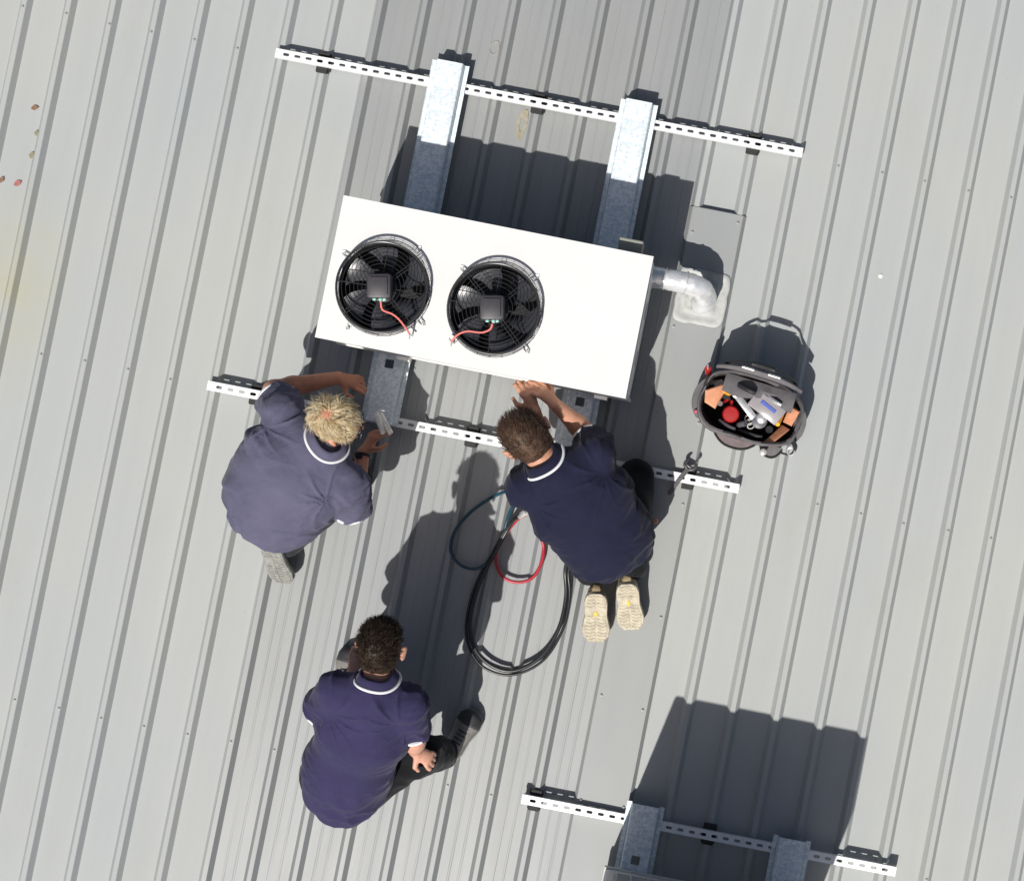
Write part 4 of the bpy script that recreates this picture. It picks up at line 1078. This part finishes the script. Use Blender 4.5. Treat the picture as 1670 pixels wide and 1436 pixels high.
# orange gussets hanging inside the ends
for (pts) in ([(-.206, .020, .236), (-.130, .074, .228), (-.122, .050, .205), (-.142, -.044, .20), (-.194, -.030, .234)], [(.205, .050, .234), (.158, .062, .215), (.150, -.012, .18), (.190, -.020, .225)], [(.186, -.035, .230), (.150, -.025, .20), (.098, -.115, .20), (.130, -.118, .232)]):
    mb = MB(); top_ = [Vector((x, y, z + BZ)) for x, y, z in pts]; cen = sum(top_, Vector()) / len(top_)
    mb.loft([[v for v in top_], [v.lerp(cen, .15) + Vector((0, 0, .008)) for v in top_]], True, True); mb.loft([top_, [v - Vector((0, 0, .006)) for v in top_]], False, True)
    bl(mb, 'gusset', MORANGE, bag, True)
# shoulder strap clip lying on the right
mb = MB(); mb.tube(spline([(.20, -.07, BZ + .20), (.235, -.10, BZ + .14), (.225, -.135, BZ + .08), (.17, -.14, BZ + .10)], 6), .011, 8, flat=.4); bl(mb, 'strap', MBAGB, bag, True)
mb = MB(); mb.ring((.222, -.122, BZ + .12), .016, .0035, (Vector((1, 0, .3)).normalized(), Vector((0, 1, 0))), n=18); bl(mb, 'strap_ring', MSTEEL, bag, True)
# things inside and on the bag: each its own
BM = Matrix.LocRotScale(bc, (Matrix.Rotation(bang, 3, 'Z')).to_euler(), None)
def inbag(name, mb, m, label, cat, at, smooth=True, group='tools in the grey bag'):
    at = Vector(at); at.z += BZ
    mb.v = [tuple(BM @ (Vector(v) + Vector((0, 0, BZ)))) for v in mb.v]
    o = mb.build(name, m, None, smooth, origin=BM @ at); tag(o, label, cat, group); return o
MSILV = mat('brushed_silver', (0.66, 0.66, 0.67), 0.35, .7, var=.15, vscale=50)
MREDP = mat('dark_red_plastic', (0.35, 0.012, 0.012), 0.4)
MYELP = mat('yellow_plastic', (0.85, 0.42, 0.03), 0.4)
MGREY = mat('grey_tool_plastic', (0.10, 0.10, 0.115), 0.45, 0, var=.1)
MCLEAR = mat('smoky_clear_lid', (0.30, 0.28, 0.29), 0.18, 0, var=.12, vscale=20, coat=.6)
MBLUE = mat('blue_plastic', (0.06, 0.10, 0.42), 0.35)
mb = MB(); mb.box((-.035, .012, .215), (.155, .030, .030), (Vector((.80, -.58, .10)).normalized(), Vector((.58, .80, 0)).normalized(), Vector((-.08, .058, .99)).normalized()), bev=.004); mb.box((-.08, .045, .224), (.026, .034, .028), (Vector((.8, -.58, .1)).normalized(), Vector((.58, .8, 0)).normalized(), UP), bev=.003)
inbag('spirit_level', mb, MSILV, 'silver bar tool lying diagonally in the open bag', 'tool', (-.035, .012, .19))
mb = MB(); axb = (Vector((.93, -.36, .0)).normalized(), Vector((.36, .93, .1)).normalized(), Vector((0, -.1, 1)).normalized())
mb.box((.065, .025, .245), (.150, .080, .022), axb, bev=.006); ob_ = inbag('parts_case', mb, MCLEAR, 'smoky clear parts case with a blue piece inside, in the bag', 'case', (.065, .025, .23))
mb = MB(); mb.box((.070, .030, .2575), (.075, .016, .006), axb, bev=.002); mb.v = [tuple(BM @ (Vector(v) + Vector((0, 0, BZ)))) for v in mb.v]; mb.build('blue_insert', MBLUE, ob_)
mb = MB(); mb.lathe((-.072, -.045, .14), [(.034, 0), (.036, .01), (.036, .045), (.030, .052), (.012, .053)], n=26); inbag('tape_roll', mb, MREDP, 'dark red round tool deep in the bag', 'tool', (-.072, -.045, .14))
mb = MB(); mb.lathe((.052, -.038, .13), [(.026, 0), (.027, .06), (.033, .065), (.033, .10), (.024, .104)], n=24); tq = inbag('torch', mb, MGREY, 'grey round torch with a silver head, standing in the bag', 'torch', (.052, -.038, .13))
mb = MB(); mb.lathe((.058, -.026, .228), [(.020, 0), (.022, .006), (.012, .012)], n=20); mb.v = [tuple(BM @ (Vector(v) + Vector((0, 0, BZ)))) for v in mb.v]; mb.build('torch_head', MSILV, tq, True)
for q, (x, y, z, lb) in enumerate(((-.128, .060, .235, 'yellow handled screwdriver nearest the rear edge of the bag'), (-.140, .034, .228, 'yellow handled screwdriver beside the left orange gusset in the bag'), (-.122, .032, .225, 'yellow handled screwdriver next to the silver bar in the bag'))):
    mb = MB(); mb.tube([(x, y, z - .11), (x + .01, y + .004, z - .09), (x + .018, y + .008, z - .01), (x + .02, y + .01, z)], [.004, .010, .0125, .008], 10)
    inbag('screwdriver', mb, MYELP, lb, 'screwdriver', (x, y, z - .11))
mb = MB()
for s in (-1, 1): mb.tube(spline([(-.100 + s * .008, .004, .12), (-.098 + s * .016, -.002, .17), (-.094 + s * .010, .006, .215)], 5), .006, 8)
inbag('pliers', mb, MREDP, 'red handled pliers standing between screwdrivers and red tool in the bag', 'pliers', (-.1, 0, .12))
for (pts, rd, m_, nm, lb) in (
    ([(-.03, -.085, .12), (-.02, -.075, .18), (.0, -.065, .205)], .013, MGREY, 'snips', 'dark grey handle beside the metal rings in the bag'),
    ([(.10, -.062, .12), (.104, -.060, .19)], .016, MBLACK, 'drill_handle', 'black round grip between torch and right orange gusset in the bag'),
    ([(-.145, -.010, .12), (-.128, -.016, .20)], .011, MBAG2, 'chisel', 'brownish handle beside the left orange gusset in the bag'),
    ([(-.02, -.100, .15), (.05, -.104, .185), (.085, -.100, .19)], .009, MDSTEEL, 'spanner', 'dark steel spanner along the front rim inside the bag'),
    ([(-.11, -.085, .14), (-.06, -.100, .18), (-.035, -.103, .185)], .010, MGREY, 'knife', 'grey knife handle at the front left rim inside the bag')):
    mb = MB(); mb.tube(spline(pts, 4), rd, 10); inbag(nm, mb, m_, lb, 'tool', pts[0])
for (pts, rd, m_, nm, lb) in (
    ([(.02, .085, .225), (.09, .060, .262), (.12, .052, .268)], .008, MSILV, 'ratchet', 'thin silver rod lying on the rear flap of the bag'),
    ([(-.09, .085, .24), (-.03, .072, .275), (.0, .070, .272)], .012, MBAGB, 'cutter', 'black handle lying on the rear flap of the bag'),
    ([(.135, .02, .19), (.128, -.03, .235)], .012, MYELP, 'stubby_driver', 'yellow grip beside the right orange gusset in the bag')):
    mb = MB(); mb.tube(spline(pts, 4), rd, 10); inbag(nm, mb, m_, lb, 'tool', pts[0])
mb = MB()
for q in range(3): mb.ring((.004 + .010 * q, -.040 - .014 * q, .175 + .006 * q), .014, .003, (Vector((1, .2, .3)).normalized(), Vector((0, .9, .4)).normalized()), n=16)
inbag('key_ring', mb, MSTEEL, 'bright metal rings next to the torch in the bag', 'rings', (0, -.04, .17))
mb = MB(); mb.tube([(-.216, .098, .10), (-.222, .110, .21)], .014, 10); mb.tube([(-.222, .110, .21), (-.226, .122, .262)], .004, 6, mi=1); o = inbag('marker', mb, [MREDP, MSTEEL], 'red and steel tool in the left side pocket of the bag', 'tool', (-.216, .098, .1))
mb = MB(); mb.tube([(.105, -.155, .10), (.108, -.160, .165)], .013, 10); mb.lathe((.108, -.160, .163), [(.013, 0), (.015, .006), (.006, .012)], n=12, mi=1); o = inbag('brass_fitting', mb, [MYELP, MSTEEL], 'small yellow metal fitting in the front pocket of the bag', 'fitting', (.105, -.155, .1))
mb = MB(); mb.lathe((-.218, -.078, .15), [(.006, 0), (.009, .01), (.006, .018)], n=10); o = inbag('pink_cap', mb, mat('pink_plastic', (.6, .10, .16), .4), 'tiny pink cap at the front left corner of the bag', 'cap', (-.218, -.078, .15))

# ------------------------------------------------------------------ small tools and litter
# adjustable tool lying across the strut
a, b = P(1092, 803, .070), P(1122, 764, .074); d = (b - a).normalized(); n_ = UP.cross(d)
t = empty('hand_wrench', (a + b) / 2); tag(t, 'dark steel wrench lying across the strut beside the tool bag', 'wrench')
mb = MB(); mb.loft([[a + d * l + n_ * (w_ * s) + UP * h for s, h in ((-1, -.004), (1, -.004), (1, .004), (-1, .004))] for l, w_ in ((-.01, .006), (0, .010), (.03, .0085), ((b - a).length, .010))]); mb.build('handle', MDSTEEL, t)
mb = MB(); c = b + d * .018
for s, pts in ((-1, [(0, .006), (.012, .018), (.030, .021), (.039, .013)]), (1, [(0, .006), (.006, .021), (.022, .025), (.038, .021)])):
    mb.tube(spline([b + d * l + n_ * (s * w_) + UP * .002 for l, w_ in pts], 5), [.008] * 10 + [.0075, .007, .0065, .006, .005, .004], 8)
mb.tube([b + n_ * -.018 + d * .013, b + n_ * .021 + d * .009], .007, 8); mb.build('jaw', MDSTEEL, t, smooth=True)
mb = MB(); mb.ring(a + d * .006, .006, .002, (d, n_), n=12); mb.build('hang_ring', MSTEEL, t)
# flare clamp in the blond man's hand
MCLAMP = mat('polished_clamp', (0.86, 0.85, 0.78), 0.3, 0.2, var=.15, vscale=60)
c = P(624, 690, .30); t = empty('pipe_clamp', c); tag(t, 'bright steel clamp held by the blond man in his lower hand', 'clamp')
for q, (dx, dy, an) in enumerate(((-.010, 0, 70), (.014, -.002, 62))):
    e = Vector((math.cos(math.radians(-an)), math.sin(math.radians(-an)), 0)); mb = MB()
    mb.box(c + Vector((dx, dy, .02 - .012 * q)), (.098, .022, .020), (e, UP.cross(e), UP), bev=.005); mb.build('clamp_bar', MCLAMP, t, smooth=True)
mb = MB(); mb.tube([c + Vector((-.01, .03, .01)), c + Vector((.0, .055, .015))], .0025, 6); mb.tube([c + Vector((-.012, .055, .016)), c + Vector((.012, .052, .016))], .002, 6); mb.build('clamp_screw', MSTEEL, t)

ML1 = mat('brown_leaf', (0.22, 0.13, 0.08), .8, 0, var=.3, vscale=90); ML2 = mat('reddish_leaf', (0.36, 0.14, 0.13), .8, 0, var=.3, vscale=90); ML3 = mat('olive_leaf', (0.25, 0.22, 0.14), .8, 0, var=.3, vscale=90)
for px, py, s, m, an, lb in ((57, 176, .018, ML1, 10, 'brown leaf, uppermost of the fallen leaves at the left edge'), (60, 217, .014, ML3, 80, 'small olive leaf beside a rib, second from the top at the left edge'), (52, 253, .017, ML3, 70, 'olive leaf beside a rib, third from the top at the left edge'), (3, 293, .017, ML1, 60, 'brown leaf cut by the left edge of the picture'), (29, 299, .020, ML2, -30 + 60, 'reddish leaf, lowest of the fallen leaves at the left edge')):
    c = P(px, py, .004); a = math.radians(an); e = Vector((math.cos(a), math.sin(a), 0)); q = Vector((-e.y, e.x, 0)); mb = MB()
    L_ = [(-1, 0), (-.6, .5), (-.1, .72), (.5, .5), (1, 0), (.5, -.45), (-.1, -.68), (-.6, -.45)]
    bot = [c + e * (x * s) + q * (y * s * .9) + UP * (.0 + .004 * abs(y)) for x, y in L_]
    mb.loft([bot, [v + UP * .0012 for v in bot]], True, True)
    tag(mb.build('fallen_leaf', m, None, origin=c), lb, 'leaf', 'fallen leaves at the left edge')
# adhesive residue rings on the dark sheets
MTAPE = mat('old_adhesive', (0.33, 0.30, 0.22), .6, 0, var=.25, vscale=40); MTAPE2 = mat('grey_adhesive', (0.34, 0.32, 0.30), .6, 0, var=.2, vscale=40)
def residue(px, py, a_, b_, m, lb, seed, fill):
    c = P(px, py, .004); r = random.Random(seed); mb = MB(); n = 44
    ph = [r.uniform(0, 6) for _ in range(4)]
    def rad(t): return 1 + .10 * math.sin(2 * t + ph[0]) + .04 * math.sin(3 * t + ph[1])
    out = [c + ACROSS * (a_ * rad(2 * math.pi * k / n) * math.cos(2 * math.pi * k / n)) + ALONG * (b_ * rad(2 * math.pi * k / n) * math.sin(2 * math.pi * k / n)) for k in range(n)]
    inn = [c + (v - c) * fill * (1 + .05 * math.sin(k * .5)) for k, v in enumerate(out)]
    lo = [v - UP * .0035 for v in out]
    mb.loft([lo, out, inn, [v - UP * .0035 for v in inn]], False, False)
    tag(mb.build('adhesive_residue', m, None, origin=c), lb, 'residue', 'residue marks on the darker sheets')
residue(806, 78, .020, .034, MTAPE2, 'pale ring of adhesive residue near the top edge', 1, .87)
residue(851, 203, .024, .066, MTAPE, 'yellowish oval residue below the upper strut', 2, .45)
mb = MB(); mb.lathe(P(1436, 450, .001), [(.010, 0), (.009, .003), (.004, .005)], n=11); tag(mb.build('bird_dropping', mat('chalk_white', (.8, .8, .78), .8), None, origin=P(1436, 450, .001)), 'small white spot on the bare roof at the right', 'spot')
